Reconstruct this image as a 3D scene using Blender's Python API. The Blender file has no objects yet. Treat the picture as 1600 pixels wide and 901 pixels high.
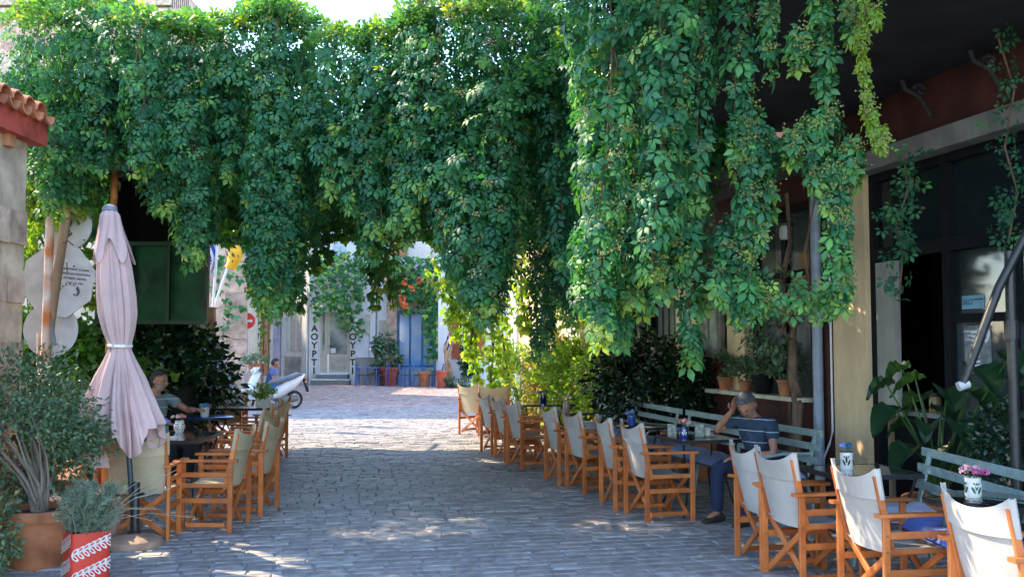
import bpy, bmesh, math, random
import numpy as np
from mathutils import Vector, Matrix, noise
random.seed(7); rng = np.random.default_rng(7)
C = bpy.context.scene.collection
SC = bpy.context.scene
R = math.radians
# ---------------------------------------------------------------- camera, sky, sun
F = 1500.0; H = 1.6; TH = math.atan(89.5 / F)
cd = bpy.data.cameras.new('camera'); cam = bpy.data.objects.new('camera', cd); C.objects.link(cam)
cam.location = (0, 0, H); cam.rotation_euler = (R(90) + TH, 0, 0)
cd.sensor_width = 36; cd.lens = F / 1600 * 36; cd.clip_start = 0.05; cd.clip_end = 2000
SC.camera = cam
SUN_EL = R(43); SD = Vector((-0.87, 0.48, 0)).normalized()
SUN = Vector((SD.x * math.cos(SUN_EL), SD.y * math.cos(SUN_EL), math.sin(SUN_EL)))
w = bpy.data.worlds.new('World'); SC.world = w; w.use_nodes = True
nt = w.node_tree; bg = nt.nodes['Background']; sky = nt.nodes.new('ShaderNodeTexSky')
sky.sky_type = 'NISHITA'; sky.sun_disc = False; sky.sun_elevation = SUN_EL
sky.sun_rotation = math.atan2(SD.x, SD.y); sky.air_density = 1.0; sky.dust_density = .15; sky.ozone_density = 1.7
nt.links.new(sky.outputs[0], bg.inputs[0]); bg.inputs[1].default_value = 0.15
sl = bpy.data.lights.new('sun', 'SUN'); sl.energy = 2.0; sl.angle = R(0.55); sl.color = (1.0, 0.82, 0.58)
so = bpy.data.objects.new('sun', sl); C.objects.link(so); so.rotation_euler = (-SUN).to_track_quat('-Z', 'Y').to_euler()
SC.view_settings.view_transform = 'Standard'; SC.view_settings.look = 'None'
SC.view_settings.exposure = 2.65; SC.view_settings.gamma = 1.0
SC.cycles.max_bounces = 7; SC.cycles.diffuse_bounces = 4; SC.cycles.transparent_max_bounces = 8
SC.cycles.use_denoising = True

# ---------------------------------------------------------------- pixel helpers (photograph pixels -> places)
def ray(px, py):
    a = (px - 800) / F; b = (450.5 - py) / F
    return Vector((a, math.cos(TH) - b * math.sin(TH), math.sin(TH) + b * math.cos(TH)))
def at(px, py, Y):
    d = ray(px, py); return Vector((0, 0, H)) + d * (Y / d.y)
def gnd(px, py):
    d = ray(px, py); return Vector((0, 0, H)) + d * (-H / d.z)
A0, K0 = 5.6, 0.2267            # wall plane on the right: x = A0 - K0*y
def wt(px, py=450):
    d = ray(px, py); return A0 / (d.x / d.y + K0)
def wz(px, py): return at(px, py, wt(px, py)).z
def W(t, wo, z): return Vector((A0 - K0 * t - wo * .975, t - wo * .2216, z))

# ---------------------------------------------------------------- materials
MATS = {}
def mat(name, col, rough=.7, var=.12, scale=6, bump=.15, bscale=40, col2=None, metal=0, spec=.5, tint=None, trans=0, coat=0, stretch=None, sheen=0, objvar=0, streak=0):
    if name in MATS: return MATS[name]
    m = bpy.data.materials.new(name); m.use_nodes = True; n = m.node_tree; N = n.nodes; L = n.links
    p = N['Principled BSDF']; p.inputs['Roughness'].default_value = rough; p.inputs['Metallic'].default_value = metal
    p.inputs['Specular IOR Level'].default_value = spec
    if coat: p.inputs['Coat Weight'].default_value = coat; p.inputs['Coat Roughness'].default_value = .12
    tc = N.new('ShaderNodeTexCoord'); mp = N.new('ShaderNodeMapping'); L.new(tc.outputs['Object'], mp.inputs[0])
    if stretch: mp.inputs['Scale'].default_value = stretch
    oi = N.new('ShaderNodeObjectInfo'); vm = N.new('ShaderNodeVectorMath'); vm.operation = 'SCALE'; vm.inputs[0].default_value = (7.3, 3.1, 9.7); L.new(oi.outputs['Random'], vm.inputs['Scale']); L.new(vm.outputs[0], mp.inputs['Location'])
    nz = N.new('ShaderNodeTexNoise'); nz.inputs['Scale'].default_value = scale; nz.inputs['Detail'].default_value = 6; L.new(mp.outputs[0], nz.inputs[0])
    rp = N.new('ShaderNodeValToRGB'); L.new(nz.outputs[0], rp.inputs[0])
    c = Vector(col); c2 = Vector(col2) if col2 else c * (1 - 2 * var)
    c1 = c * (1 + var)
    rp.color_ramp.elements[0].position = .32; rp.color_ramp.elements[1].position = .66
    rp.color_ramp.elements[0].color = (*c2, 1); rp.color_ramp.elements[1].color = (*c1, 1)
    out = rp.outputs[0]
    if tint:
        at_ = N.new('ShaderNodeAttribute'); at_.attribute_name = 'tint'
        r2 = N.new('ShaderNodeValToRGB'); L.new(at_.outputs['Fac'], r2.inputs[0])
        while len(r2.color_ramp.elements) < len(tint): r2.color_ramp.elements.new(.5)
        for i, (pos, cc) in enumerate(tint):
            r2.color_ramp.elements[i].position = pos; r2.color_ramp.elements[i].color = (*cc, 1)
        mx = N.new('ShaderNodeMix'); mx.data_type = 'RGBA'; mx.blend_type = 'MULTIPLY'; mx.inputs[0].default_value = 1
        rp.color_ramp.elements[0].color = (1 - 2 * var,) * 3 + (1,); rp.color_ramp.elements[1].color = (1 + var,) * 3 + (1,)
        L.new(rp.outputs[0], mx.inputs[6]); L.new(r2.outputs[0], mx.inputs[7]); out = mx.outputs[2]
    def mulby(sock, val):
        q = N.new('ShaderNodeMix'); q.data_type = 'RGBA'; q.blend_type = 'MULTIPLY'; q.inputs[0].default_value = 1; L.new(sock, q.inputs[6]); L.new(val, q.inputs[7]); return q.outputs[2]
    if objvar:
        mr = N.new('ShaderNodeMapRange'); mr.inputs['To Min'].default_value = 1 - objvar; mr.inputs['To Max'].default_value = 1 + objvar * .6; L.new(oi.outputs['Random'], mr.inputs['Value']); out = mulby(out, mr.outputs[0])
    if streak:
        m3 = N.new('ShaderNodeMapping'); m3.inputs['Scale'].default_value = (1, 1, .16); L.new(tc.outputs['Object'], m3.inputs[0]); n3 = N.new('ShaderNodeTexNoise'); n3.inputs['Scale'].default_value = 3.2; n3.inputs['Detail'].default_value = 8; n3.inputs['Roughness'].default_value = .65; L.new(m3.outputs[0], n3.inputs[0])
        mr = N.new('ShaderNodeMapRange'); mr.inputs['From Min'].default_value = .35; mr.inputs['From Max'].default_value = .6; mr.inputs['To Min'].default_value = 1 - streak; L.new(n3.outputs[0], mr.inputs['Value']); out = mulby(out, mr.outputs[0])
    L.new(out, p.inputs['Base Color'])
    if bump:
        nb = N.new('ShaderNodeTexNoise'); nb.inputs['Scale'].default_value = bscale; nb.inputs['Detail'].default_value = 5; L.new(mp.outputs[0], nb.inputs[0])
        b = N.new('ShaderNodeBump'); b.inputs['Strength'].default_value = bump; b.inputs['Distance'].default_value = .01
        L.new(nb.outputs[0], b.inputs['Height']); L.new(b.outputs[0], p.inputs['Normal'])
    if trans:
        t = N.new('ShaderNodeBsdfTranslucent'); ms = N.new('ShaderNodeMixShader'); ms.inputs[0].default_value = trans
        br = N.new('ShaderNodeMix'); br.data_type = 'RGBA'; br.blend_type = 'MULTIPLY'; br.inputs[0].default_value = 1
        L.new(out, br.inputs[6]); br.inputs[7].default_value = (3.6, 3.1, .9, 1); L.new(br.outputs[2], t.inputs[0])
        L.new(p.outputs[0], ms.inputs[1]); L.new(t.outputs[0], ms.inputs[2]); L.new(ms.outputs[0], N['Material Output'].inputs[0])
    MATS[name] = m; return m
def glass_mat(name, col, rough=.04, alpha=.35):
    m = bpy.data.materials.new(name); m.use_nodes = True; N = m.node_tree.nodes; L = m.node_tree.links
    p = N['Principled BSDF']; p.inputs['Base Color'].default_value = (*col, 1); p.inputs['Roughness'].default_value = rough
    p.inputs['Specular IOR Level'].default_value = .8; p.inputs['Alpha'].default_value = alpha
    MATS[name] = m; return m
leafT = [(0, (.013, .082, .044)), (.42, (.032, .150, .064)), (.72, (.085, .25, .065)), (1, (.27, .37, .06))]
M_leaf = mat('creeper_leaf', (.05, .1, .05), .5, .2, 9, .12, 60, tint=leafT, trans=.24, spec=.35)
leafL = [(0, (.05, .14, .025)), (.5, (.11, .23, .035)), (1, (.24, .33, .05))]
M_lime = mat('lime_leaf', (.05, .1, .05), .5, .18, 9, .1, 60, tint=leafL, trans=.42)  # lighter leaf; on the sunlit creepers it puts sunlight into the colour
M_laurel = mat('laurel_leaf', (.05, .1, .05), .25, .15, 9, .05, 60, tint=[(0, (.008, .026, .013)), (.6, (.014, .05, .02)), (1, (.05, .12, .025))], trans=.1)
M_bush = mat('shrub_leaf', (.05, .1, .05), .5, .15, 9, .1, 60, tint=[(0, (.045, .11, .06)), (.5, (.10, .18, .095)), (.8, (.20, .25, .10)), (1, (.32, .30, .10))], trans=.15)
M_lav = mat('lavender_leaf', (.05, .1, .05), .7, .15, 9, .1, 60, tint=[(0, (.12, .19, .14)), (1, (.30, .38, .29))], trans=.1)
M_bark = mat('bark', (.16, .105, .07), .9, .35, 12, .8, 30, stretch=(1, 1, .3))
M_stem = mat('vine_stem', (.13, .085, .045), .8, .2, 12, .3)
M_wood = mat('orange_varnished_wood', (.52, .165, .042), .45, .22, 5, .15, 60, col2=(.42, .11, .024), coat=.15, objvar=.28)
M_wood2 = mat('weathered_wood', (.42, .20, .10), .65, .25, 5, .25, 60)
M_canvas = mat('cream_canvas', (.47, .445, .41), .9, .11, 3, .25, 300)
M_canvas2 = mat('beige_canvas', (.50, .41, .27), .9, .13, 3, .25, 300)
M_black = mat('black_iron', (.018, .020, .022), .4, .2, 20, .1)
M_teal = mat('grey_green_paint', (.27, .37, .35), .5, .12, 14, .15, 50)
M_red = mat('oxblood_plaster', (.085, .021, .016), .85, .22, 3, .4, 40, streak=.35)
M_yel = mat('ochre_plaster', (.80, .60, .36), .85, .08, 2.5, .35, 60, streak=.22)
M_peach = mat('peach_plaster', (.72, .46, .26), .85, .08, 2.5, .35, 60, streak=.2)
M_white = mat('white_plaster', (.74, .73, .70), .85, .05, 2, .3, 50, streak=.22)
M_grey = mat('grey_plaster', (.38, .37, .35), .85, .12, 3, .3, 50, streak=.3)
M_stone = mat('pink_stone', (.50, .35, .27), .9, .22, 4, .8, 25, objvar=.25)
M_stone3 = mat('rough_wall_stone', (.50, .39, .30), .95, .2, 6, 1.0, 22, objvar=.18)
M_mort = mat('lime_mortar', (.52, .43, .32), .95, .2, 5, .7, 40)
M_terra = mat('terracotta', (.50, .185, .085), .75, .18, 6, .3, objvar=.2, streak=.2)
M_dark = mat('interior_shade', (.03, .028, .03), .8, .1)  # near-black surfaces: the shade indoors is put into their colour
M_cloth = mat('black_shade_cloth', (.022, .024, .026), .9, .2, 3, .3, 90)
M_pave = mat('paving_joint', (.15, .145, .15), .9, .15, 6, .6, 60)
settT = [(0, (.27, .25, .245)), (.35, (.32, .295, .285)), (.7, (.355, .335, .325)), (1, (.40, .385, .375))]
M_sett2 = mat('pinkish_sett_stone', (.3, .3, .3), .7, .16, 11, .5, 45, tint=[(0, (.32, .21, .18)), (.5, (.46, .31, .26)), (1, (.54, .41, .36))], spec=.35)
M_sett = mat('sett_stone', (.3, .3, .3), .62, .16, 11, .5, 45, tint=settT, spec=.4, streak=0)
M_blue = mat('blue_paint', (.035, .12, .42), .4, .12, 10, .1)
M_metalw = mat('white_metal', (.72, .73, .74), .35, .04, 8, .03, coat=.3)
M_lightm = mat('grey_sign_back', (.47, .49, .51), .55, .1, 6, .08)
M_rust = mat('rusty_white_post', (.56, .54, .52), .7, .1, 5, .3, col2=(.45, .15, .04))
M_cush = mat('lilac_cushion', (.25, .30, .50), .9, .12, 6, .2, 120)
M_skin = mat('skin', (.36, .17, .105), .55, .08, 20, .05)
M_soil = mat('soil', (.05, .035, .025), .95, .2, 20, .8)

# ---------------------------------------------------------------- mesh builder
class MB:
    def __init__(s): s.v = []; s.f = []
    def add(s, vs, fs):
        o = len(s.v); s.v += [tuple(v) for v in vs]; s.f += [tuple(i + o for i in f) for f in fs]; return s
    def hexa(s, c):   # 8 corners: bottom 4 ccw, top 4 ccw
        return s.add(c, [(3, 2, 1, 0), (4, 5, 6, 7), (0, 1, 5, 4), (1, 2, 6, 5), (2, 3, 7, 6), (3, 0, 4, 7)])
    def box(s, x0, x1, y0, y1, z0, z1, fn=None):
        c = [(x0, y0, z0), (x1, y0, z0), (x1, y1, z0), (x0, y1, z0), (x0, y0, z1), (x1, y0, z1), (x1, y1, z1), (x0, y1, z1)]
        if fn: c = [fn(*p) for p in c]
        return s.hexa(c)
    def wbox(s, t0, t1, w0, w1, z0, z1):   # t along the right wall, w out of it
        c = [(t0, w0), (t0, w1), (t1, w1), (t1, w0)]
        return s.hexa([W(a, b, z0) for a, b in c] + [W(a, b, z1) for a, b in c])
    def bar(s, p0, p1, w, h, side=None, e=0):
        p0 = Vector(p0); p1 = Vector(p1); d = (p1 - p0).normalized()
        sd = Vector(side) if side else (Vector((0, 0, 1)).cross(d) if abs(d.z) < .9 else Vector((1, 0, 0)))
        sd = (sd - d * sd.dot(d)).normalized(); up = d.cross(sd)
        p0 = p0 - d * e; p1 = p1 + d * e
        q = min(w, h) * .16
        ring = [(-w / 2 + q, -h / 2), (w / 2 - q, -h / 2), (w / 2, -h / 2 + q), (w / 2, h / 2 - q), (w / 2 - q, h / 2), (-w / 2 + q, h / 2), (-w / 2, h / 2 - q), (-w / 2, -h / 2 + q)]
        vs = [p + sd * a + up * b for p in (p0, p1) for a, b in ring]
        return s.add(vs, [tuple(range(7, -1, -1)), tuple(range(8, 16))] + [(i, (i + 1) % 8, (i + 1) % 8 + 8, i + 8) for i in range(8)])
    def tube(s, pts, r, n=8, cap=True):
        pts = [Vector(p) for p in pts]; rs = r if hasattr(r, '__len__') else [r] * len(pts)
        up = Vector((0, 0, 1)); vs = []
        for i, p in enumerate(pts):
            d = (pts[min(i + 1, len(pts) - 1)] - pts[max(i - 1, 0)]).normalized()
            a = d.cross(up) if abs(d.dot(up)) < .95 else d.cross(Vector((1, 0, 0))); a.normalize(); b = d.cross(a)
            vs += [p + (a * math.cos(k * 2 * math.pi / n) + b * math.sin(k * 2 * math.pi / n)) * rs[i] for k in range(n)]
        fs = [(i * n + k, i * n + (k + 1) % n, (i + 1) * n + (k + 1) % n, (i + 1) * n + k) for i in range(len(pts) - 1) for k in range(n)]
        if cap: fs += [tuple(range(n - 1, -1, -1)), tuple(range((len(pts) - 1) * n, len(pts) * n))]
        return s.add(vs, fs)
    def lathe(s, prof, c=(0, 0, 0), n=24, fn=None):
        c = Vector(c); vs = []
        for r, z in prof:
            for k in range(n):
                a = k * 2 * math.pi / n; rr = r; zz = z
                if fn: rr, zz = fn(a, r, z)
                vs.append(c + Vector((rr * math.cos(a), rr * math.sin(a), zz)))
        m = len(prof)
        return s.add(vs, [(i * n + k, i * n + (k + 1) % n, (i + 1) * n + (k + 1) % n, (i + 1) * n + k) for i in range(m - 1) for k in range(n)]
                     + [tuple(range(n - 1, -1, -1)), tuple(range((m - 1) * n, m * n))])
    def prism(s, poly, fn, d0, d1):   # poly of (a,b); fn(a,b,d) -> point
        n = len(poly); vs = [fn(a, b, d0) for a, b in poly] + [fn(a, b, d1) for a, b in poly]
        return s.add(vs, [tuple(range(n - 1, -1, -1)), tuple(range(n, 2 * n))] + [(i, (i + 1) % n, (i + 1) % n + n, i + n) for i in range(n)])
    def loft(s, rings, close=True):
        n = len(rings[0]); vs = [p for r in rings for p in r]
        fs = [(i * n + k, i * n + (k + 1) % n, (i + 1) * n + (k + 1) % n, (i + 1) * n + k) for i in range(len(rings) - 1) for k in range(n)]
        if close: fs += [tuple(range(n - 1, -1, -1)), tuple(range((len(rings) - 1) * n, len(rings) * n))]
        return s.add(vs, fs)
    def grid(s, fn, nu, nv, thick=0):
        vs = [fn(i / nu, j / nv) for j in range(nv + 1) for i in range(nu + 1)]
        fs = [(j * (nu + 1) + i, j * (nu + 1) + i + 1, (j + 1) * (nu + 1) + i + 1, (j + 1) * (nu + 1) + i) for j in range(nv) for i in range(nu)]
        s.add(vs, fs); s.thick = thick; return s
    def ell(s, c, rx, ry, rz, n=10, m=7):
        c = Vector(c); pr = []
        vs = [c + Vector((rx * math.sin(math.pi * (j + .001) / m) * math.cos(2 * math.pi * k / n), ry * math.sin(math.pi * (j + .001) / m) * math.sin(2 * math.pi * k / n), rz * math.cos(math.pi * j / m))) for j in range(m + 1) for k in range(n)]
        return s.add(vs, [(j * n + k, (j + 1) * n + k, (j + 1) * n + (k + 1) % n, j * n + (k + 1) % n) for j in range(m) for k in range(n)])
    def build(s, name, m, parent=None, smooth=False, thick=0, loc=None, world=False):
        me = bpy.data.meshes.new(name); me.from_pydata(s.v, [], s.f); me.materials.append(m)
        bm = bmesh.new(); bm.from_mesh(me)
        if thick:
            bmesh.ops.solidify(bm, geom=bm.faces[:], thickness=thick)
        bmesh.ops.recalc_face_normals(bm, faces=bm.faces[:]); bm.to_mesh(me); bm.free()
        if smooth:
            me.polygons.foreach_set('use_smooth', [True] * len(me.polygons))
            try: me.set_sharp_from_angle(angle=R(38))
            except Exception: pass
        o = bpy.data.objects.new(name, me); C.objects.link(o)
        if loc: o.location = loc
        if parent:
            o.parent = parent
            if world: o.matrix_parent_inverse = parent_mat(parent).inverted()
        return o
def parent_mat(p):
    m = p.matrix_basis.copy()
    if p.parent: m = parent_mat(p.parent) @ p.matrix_parent_inverse @ m
    return m
def tag(o, label=None, cat=None, group=None, kind=None):
    if label: o['label'] = label
    if cat: o['category'] = cat
    if group: o['group'] = group
    if kind: o['kind'] = kind
    return o
def thing(name, label, cat, loc=(0, 0, 0), rz=0, group=None):
    o = bpy.data.objects.new(name, None); C.objects.link(o); o.location = loc; o.rotation_euler = (0, 0, rz)
    return tag(o, label, cat, group)
def copy_tree(o, parent=None):
    c = o.copy(); C.objects.link(c)
    if parent: c.parent = parent
    for ch in list(o.children):
        copy_tree(ch, c)
    return c
def place(proto, loc, rz, label, group=None, sc=1, used=set()):
    if proto.name in used: o = copy_tree(proto)
    else: o = proto; used.add(proto.name)
    o.location = loc; o.rotation_euler = (0, 0, rz); o.scale = (sc,) * 3; o['label'] = label
    if group: o['group'] = group
    return o
def text(txt, name, m, loc, rot, size, parent=None, depth=.002, align='CENTER'):
    cu = bpy.data.curves.new('lettering', 'FONT'); cu.body = txt; cu.size = size; cu.extrude = depth; cu.align_x = align; cu.align_y = 'CENTER'; cu.offset = size * .035 if size > .1 else 0
    o = bpy.data.objects.new('tmp', cu); C.objects.link(o)
    dg = bpy.context.evaluated_depsgraph_get(); me = bpy.data.meshes.new_from_object(o.evaluated_get(dg)); bpy.data.objects.remove(o)
    me.materials.clear(); me.materials.append(m)
    o = bpy.data.objects.new(name, me); C.objects.link(o); o.location = loc; o.rotation_euler = rot
    if parent: o.parent = parent; o.matrix_parent_inverse = parent_mat(parent).inverted()
    return o

# ---------------------------------------------------------------- leaves
def leaflet(l=1.0, wd=.28, ang=0, base=0, droop=.22, fold=.10):
    v = np.array([[0, base, 0], [-wd * l, base + .48 * l, -.02], [0, base + l, -droop * l], [wd * l, base + .48 * l, -.02], [0, base + .5 * l, fold * l]])
    c, s_ = math.cos(ang), math.sin(ang); x = v[:, 0] * c + v[:, 1] * s_; y = -v[:, 0] * s_ + v[:, 1] * c
    v = np.stack([x, y, v[:, 2]], 1); f = np.array([[0, 4, 1], [0, 3, 4], [1, 4, 2], [4, 3, 2]]); return v, f
def tpl(parts):
    V = []; Fc = []; o = 0
    for v, f in parts: V.append(v); Fc.append(f + o); o += len(v)
    return np.concatenate(V), np.concatenate(Fc)
def leaflet8(l=1.0, wd=.21, ang=0, base=0, droop=.26, fold=.07):
    v = np.array([[0, base, 0], [-wd * l * .72, base + .28 * l, .0], [-wd * l, base + .56 * l, -.05 * l], [0, base + l, -droop * l], [wd * l, base + .56 * l, -.05 * l], [wd * l * .72, base + .28 * l, .0], [0, base + .42 * l, fold * l]])
    c, s_ = math.cos(ang), math.sin(ang); x = v[:, 0] * c + v[:, 1] * s_; y = -v[:, 0] * s_ + v[:, 1] * c
    v = np.stack([x, y, v[:, 2]], 1); f = np.array([[0, 6, 1], [1, 6, 2], [2, 6, 3], [3, 6, 4], [4, 6, 5], [5, 6, 0]]); return v, f
T_PALM = tpl([leaflet8(a, .27, R(g), .20) for a, g in ((.50, -108), (.70, -54), (.84, 0), (.70, 54), (.50, 108))])
T_ROOF = tpl([leaflet(a, .27, R(g), .06) for a, g in ((.72, -88), (.92, -42), (1.05, 0), (.92, 42), (.72, 88))])
T_ONE = tpl([leaflet(1, .30)])
T_NARROW = tpl([leaflet(1, .12, droop=.3)])
T_NEEDLE = tpl([leaflet(1, .06, R(g), droop=.05) for g in (-35, 0, 35)])
T_TRI = tpl([leaflet(a, .33, R(g), .02) for a, g in ((.8, -60), (1, 0), (.8, 60))])
T_SIMPLE = (np.array([[0, 0, 0], [-.42, .5, .05], [0, 1, -.2], [.42, .5, .05]]), np.array([[0, 3, 1], [1, 3, 2]]))
def leaves(name, m, P, D, Nn, S, tint, parent=None, tp=T_ONE, kind='stuff'):
    tv, tf = tp; P = np.asarray(P, float); n = len(P)
    D = np.asarray(D, float); D /= np.linalg.norm(D, axis=1, keepdims=True) + 1e-9
    Nn = np.asarray(Nn, float); Z = Nn - D * (Nn * D).sum(1, keepdims=True); Z /= np.linalg.norm(Z, axis=1, keepdims=True) + 1e-9
    X = np.cross(D, Z); S = np.asarray(S, float).reshape(-1, 1, 1)
    V = P[:, None, :] + S * (tv[None, :, 0:1] * X[:, None, :] + tv[None, :, 1:2] * D[:, None, :] + tv[None, :, 2:3] * Z[:, None, :])
    k = len(tv); Fc = (tf[None] + (np.arange(n) * k)[:, None, None]).reshape(-1, 3)
    me = bpy.data.meshes.new(name); V = V.reshape(-1, 3)
    me.vertices.add(len(V)); me.vertices.foreach_set('co', V.ravel())
    me.loops.add(Fc.size); me.loops.foreach_set('vertex_index', Fc.ravel().astype(np.int32))
    me.polygons.add(len(Fc)); me.polygons.foreach_set('loop_start', np.arange(0, Fc.size, 3, dtype=np.int32))
    try: me.polygons.foreach_set('loop_total', np.full(len(Fc), 3, dtype=np.int32))
    except Exception: pass
    a = me.attributes.new('tint', 'FLOAT', 'POINT'); a.data.foreach_set('value', np.repeat(np.clip(tint, 0, 1), k).astype(np.float32))
    me.materials.append(m); me.update(); me.validate()
    o = bpy.data.objects.new(name, me); C.objects.link(o)
    if kind: o['kind'] = kind
    if parent: o.parent = parent; o.matrix_parent_inverse = parent_mat(parent).inverted()
    return o
def rn(n, s=1.0): return rng.normal(0, s, (n, 3))
def clump_cloud(c, rad, n, clumps, spread=.33, shell=.75):
    """leaf positions gathered round clump centres of an ellipsoid: positions, outward vectors"""
    c = np.array(c); rad = np.array(rad)
    u = rng.normal(size=(clumps, 3)); u /= np.linalg.norm(u, axis=1, keepdims=True)
    rr = (shell + (1 - shell) * rng.random((clumps, 1))) * rng.uniform(.72, 1.05, (clumps, 1)); cc = u * rr
    idx = rng.integers(0, clumps, n); q = rng.normal(size=(n, 3)); q /= np.linalg.norm(q, axis=1, keepdims=True)
    q *= (rng.random((n, 1)) ** .45) * spread
    p = cc[idx] + q
    out = q / spread * .8 + u[idx] * .9
    return c + p * rad, out
def bush(name, label, cat, c, rad, n, size, m, tp=T_ONE, clumps=26, group=None, trunk=None, tint=(.45, .25), spread=.36, mbark=None, stems=6, up=.5, base=None):
    t = thing(name, label, cat, (c[0], c[1], base if base is not None else 0), 0, group)
    P, O = clump_cloud(c, rad, n, clumps, spread)
    P[:, 2] = np.maximum(P[:, 2], t.location.z + .02)
    D = O * .8 + rn(n, .5) + np.array([0, 0, -.15]); N_ = O + rn(n, .45) + np.array([0, 0, up])
    leaves('foliage', m, P, D, N_, size * rng.uniform(.6, 1.25, n), rng.normal(tint[0], tint[1], n), t, tp)
    mb = MB(); cb = Vector((c[0], c[1], t.location.z)) if trunk is None else Vector(trunk)
    for i in range(stems):
        e = Vector(c) + Vector((random.uniform(-.75, .75) * rad[0], random.uniform(-.75, .75) * rad[1], random.uniform(-.1, .75) * rad[2]))
        mid = (cb + e) / 2 + Vector((random.uniform(-.1, .1), random.uniform(-.1, .1), random.uniform(-.05, .15))) * max(rad)
        b0 = cb + Vector((random.uniform(-.04, .04), random.uniform(-.04, .04), 0))
        r0 = .008 + .012 * max(rad)
        mb.tube([b0, (b0 + mid) / 2 + Vector((.02, 0, .03)), mid, e], [r0, r0 * .8, r0 * .6, r0 * .25], 6)
    mb.build('branches', mbark or M_bark, t, True, world=True)
    return t
# ---------------------------------------------------------------- ground
g = MB(); g.add([(-400, -60, -.014), (400, -60, -.014), (400, 900, -.014), (-400, 900, -.014)], [(0, 1, 2, 3)])
ground = tag(g.build('ground', M_pave), kind='structure')
DD = Vector((-.2216, .9751, 0)); NN = Vector((.9751, .2216, 0))
def sett_shape(L, Wd, h, seed):
    r_ = random.Random(seed); j = lambda a: r_.uniform(-a, a)
    b = [(-L / 2, -Wd / 2), (L / 2, -Wd / 2), (L / 2, Wd / 2), (-L / 2, Wd / 2)]
    b = [(x + j(.007), y + j(.005)) for x, y in b]
    ring0 = [(x, y, -.03) for x, y in b]; ring1 = [(x, y, h - .009 + j(.002)) for x, y in b]
    ring2 = [(x * .94, y * .88, h + j(.003)) for x, y in b]
    mid = (j(.02), j(.01), h + .002 + j(.002))
    v = ring0 + ring1 + ring2 + [mid]
    f = [(i, (i + 1) % 4, (i + 1) % 4 + 4, i + 4) for i in range(4)] + [(i + 4, (i + 1) % 4 + 4, (i + 1) % 4 + 8, i + 8) for i in range(4)] + [(8 + i, 8 + (i + 1) % 4, 12) for i in range(4)]
    return v, f
jm = MB().add([(-9, 2, -.001), (6.5, 2, -.001), (6.5, 8.4, -.001), (-9, 8.4, -.001), (-9, 9.6, -.010), (6.5, 9.6, -.010)], [(0, 1, 2, 3), (3, 2, 5, 4)]).build('joint_mortar', mat('pale_joint', (.33, .335, .35), .9, .14, 9, .5, 80), ground)
pitch = .142; setts = []; row = 0; s_ = 4.6
rr = random.Random(3)
while s_ < 41:
    lat = -9.5 - .02 * s_ + rr.uniform(-.3, 0); wob = rr.uniform(-.008, .008)
    lim = 6.6
    while lat < lim:
        L = rr.uniform(.13, .27) if s_ > 8.6 else rr.uniform(.16, .29); 
        y_off = .10 * math.sin(lat * .55 + 1) + .03 * math.sin(lat * 1.7 + s_ * .3)
        p = DD * (s_ + y_off + wob) + NN * (lat + L / 2)
        p.z = (.010 * math.sin(p.x * .9 + p.y * .35) + .006 * math.sin(p.x * 2.3 - p.y * 1.1) - .006) * min(1, max(.0, (p.y - 8.2) / 4)) - .003
        setts.append((p, L, pitch, rr.uniform(-.03, .03), rr.random())); lat += L + (rr.uniform(.010, .022) if s_ < 8.6 else rr.uniform(.004, .012))
    s_ += pitch
def inview(p):
    if p.y < .5: return False
    a = 800 + F * p.x / p.y; b = 540 + F * H / p.y
    return -10 < a < 1610 and b < 925
vis = sorted([q for q in setts if inview(q[0]) and -3.1 < q[0].x < 2.2], key=lambda q: q[0].y)
near = set(id(q) for q in vis[:300])
def variant(L, k, jn=.02):
    v, f = sett_shape(L, pitch - jn, .012, k)
    me = bpy.data.meshes.new('sett'); me.from_pydata(v, [], f); me.materials.append(M_sett)
    a = me.attributes.new('tint', 'FLOAT', 'POINT'); a.data.foreach_set('value', [random.Random(k * 7).random()] * len(v)); return me
VAR = [(L, variant(L, int(L * 1000) + k)) for L in (.15, .18, .21, .24, .27) for k in range(6)]
for q in setts:
    if id(q) in near:
        p, L, _, rz, tt = q; Lb = min((.15, .18, .21, .24, .27), key=lambda z: abs(z - L))
        me = random.choice([m_ for l_, m_ in VAR if l_ == Lb])
        o = bpy.data.objects.new('sett', me); C.objects.link(o); o.location = p; o.rotation_euler = (random.uniform(-.01, .01), random.uniform(-.01, .01), R(12.8) + rz); o.parent = ground
def sett_field(far_):
  V = []; Fc = []; T = []
  for i, (p, L, _, rz, tt) in enumerate(setts):
    if id(setts[i]) in near or (p.y + .6 * math.sin(p.x * 1.3) > 25.5) != far_: continue
    v, f = sett_shape(L, pitch - .020, .012 + rr.uniform(-.004, .005), i); o = len(V)
    c, s2 = math.cos(R(12.8) + rz), math.sin(R(12.8) + rz)
    V += [(p.x + x * c - y * s2, p.y + x * s2 + y * c, p.z + z) for x, y, z in v]; Fc += [tuple(k + o for k in ff) for ff in f]; T += [tt] * len(v)
  me = bpy.data.meshes.new('setts'); me.from_pydata(V, [], Fc); me.materials.append(M_sett2 if far_ else M_sett)
  a = me.attributes.new('tint', 'FLOAT', 'POINT'); a.data.foreach_set('value', T)
  o = bpy.data.objects.new('setts', me); C.objects.link(o); o.parent = ground; o['kind'] = 'stuff'
sett_field(False); sett_field(True)

# ---------------------------------------------------------------- building on the right
cafe = thing('cafe_building', 'oxblood red and ochre cafe building along the right side of the street', 'building', W(8, 0, 0))
def P(name, mb, m, parent=None, **k): return mb.build(name, m, parent or cafe, world=True, **k)
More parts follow.
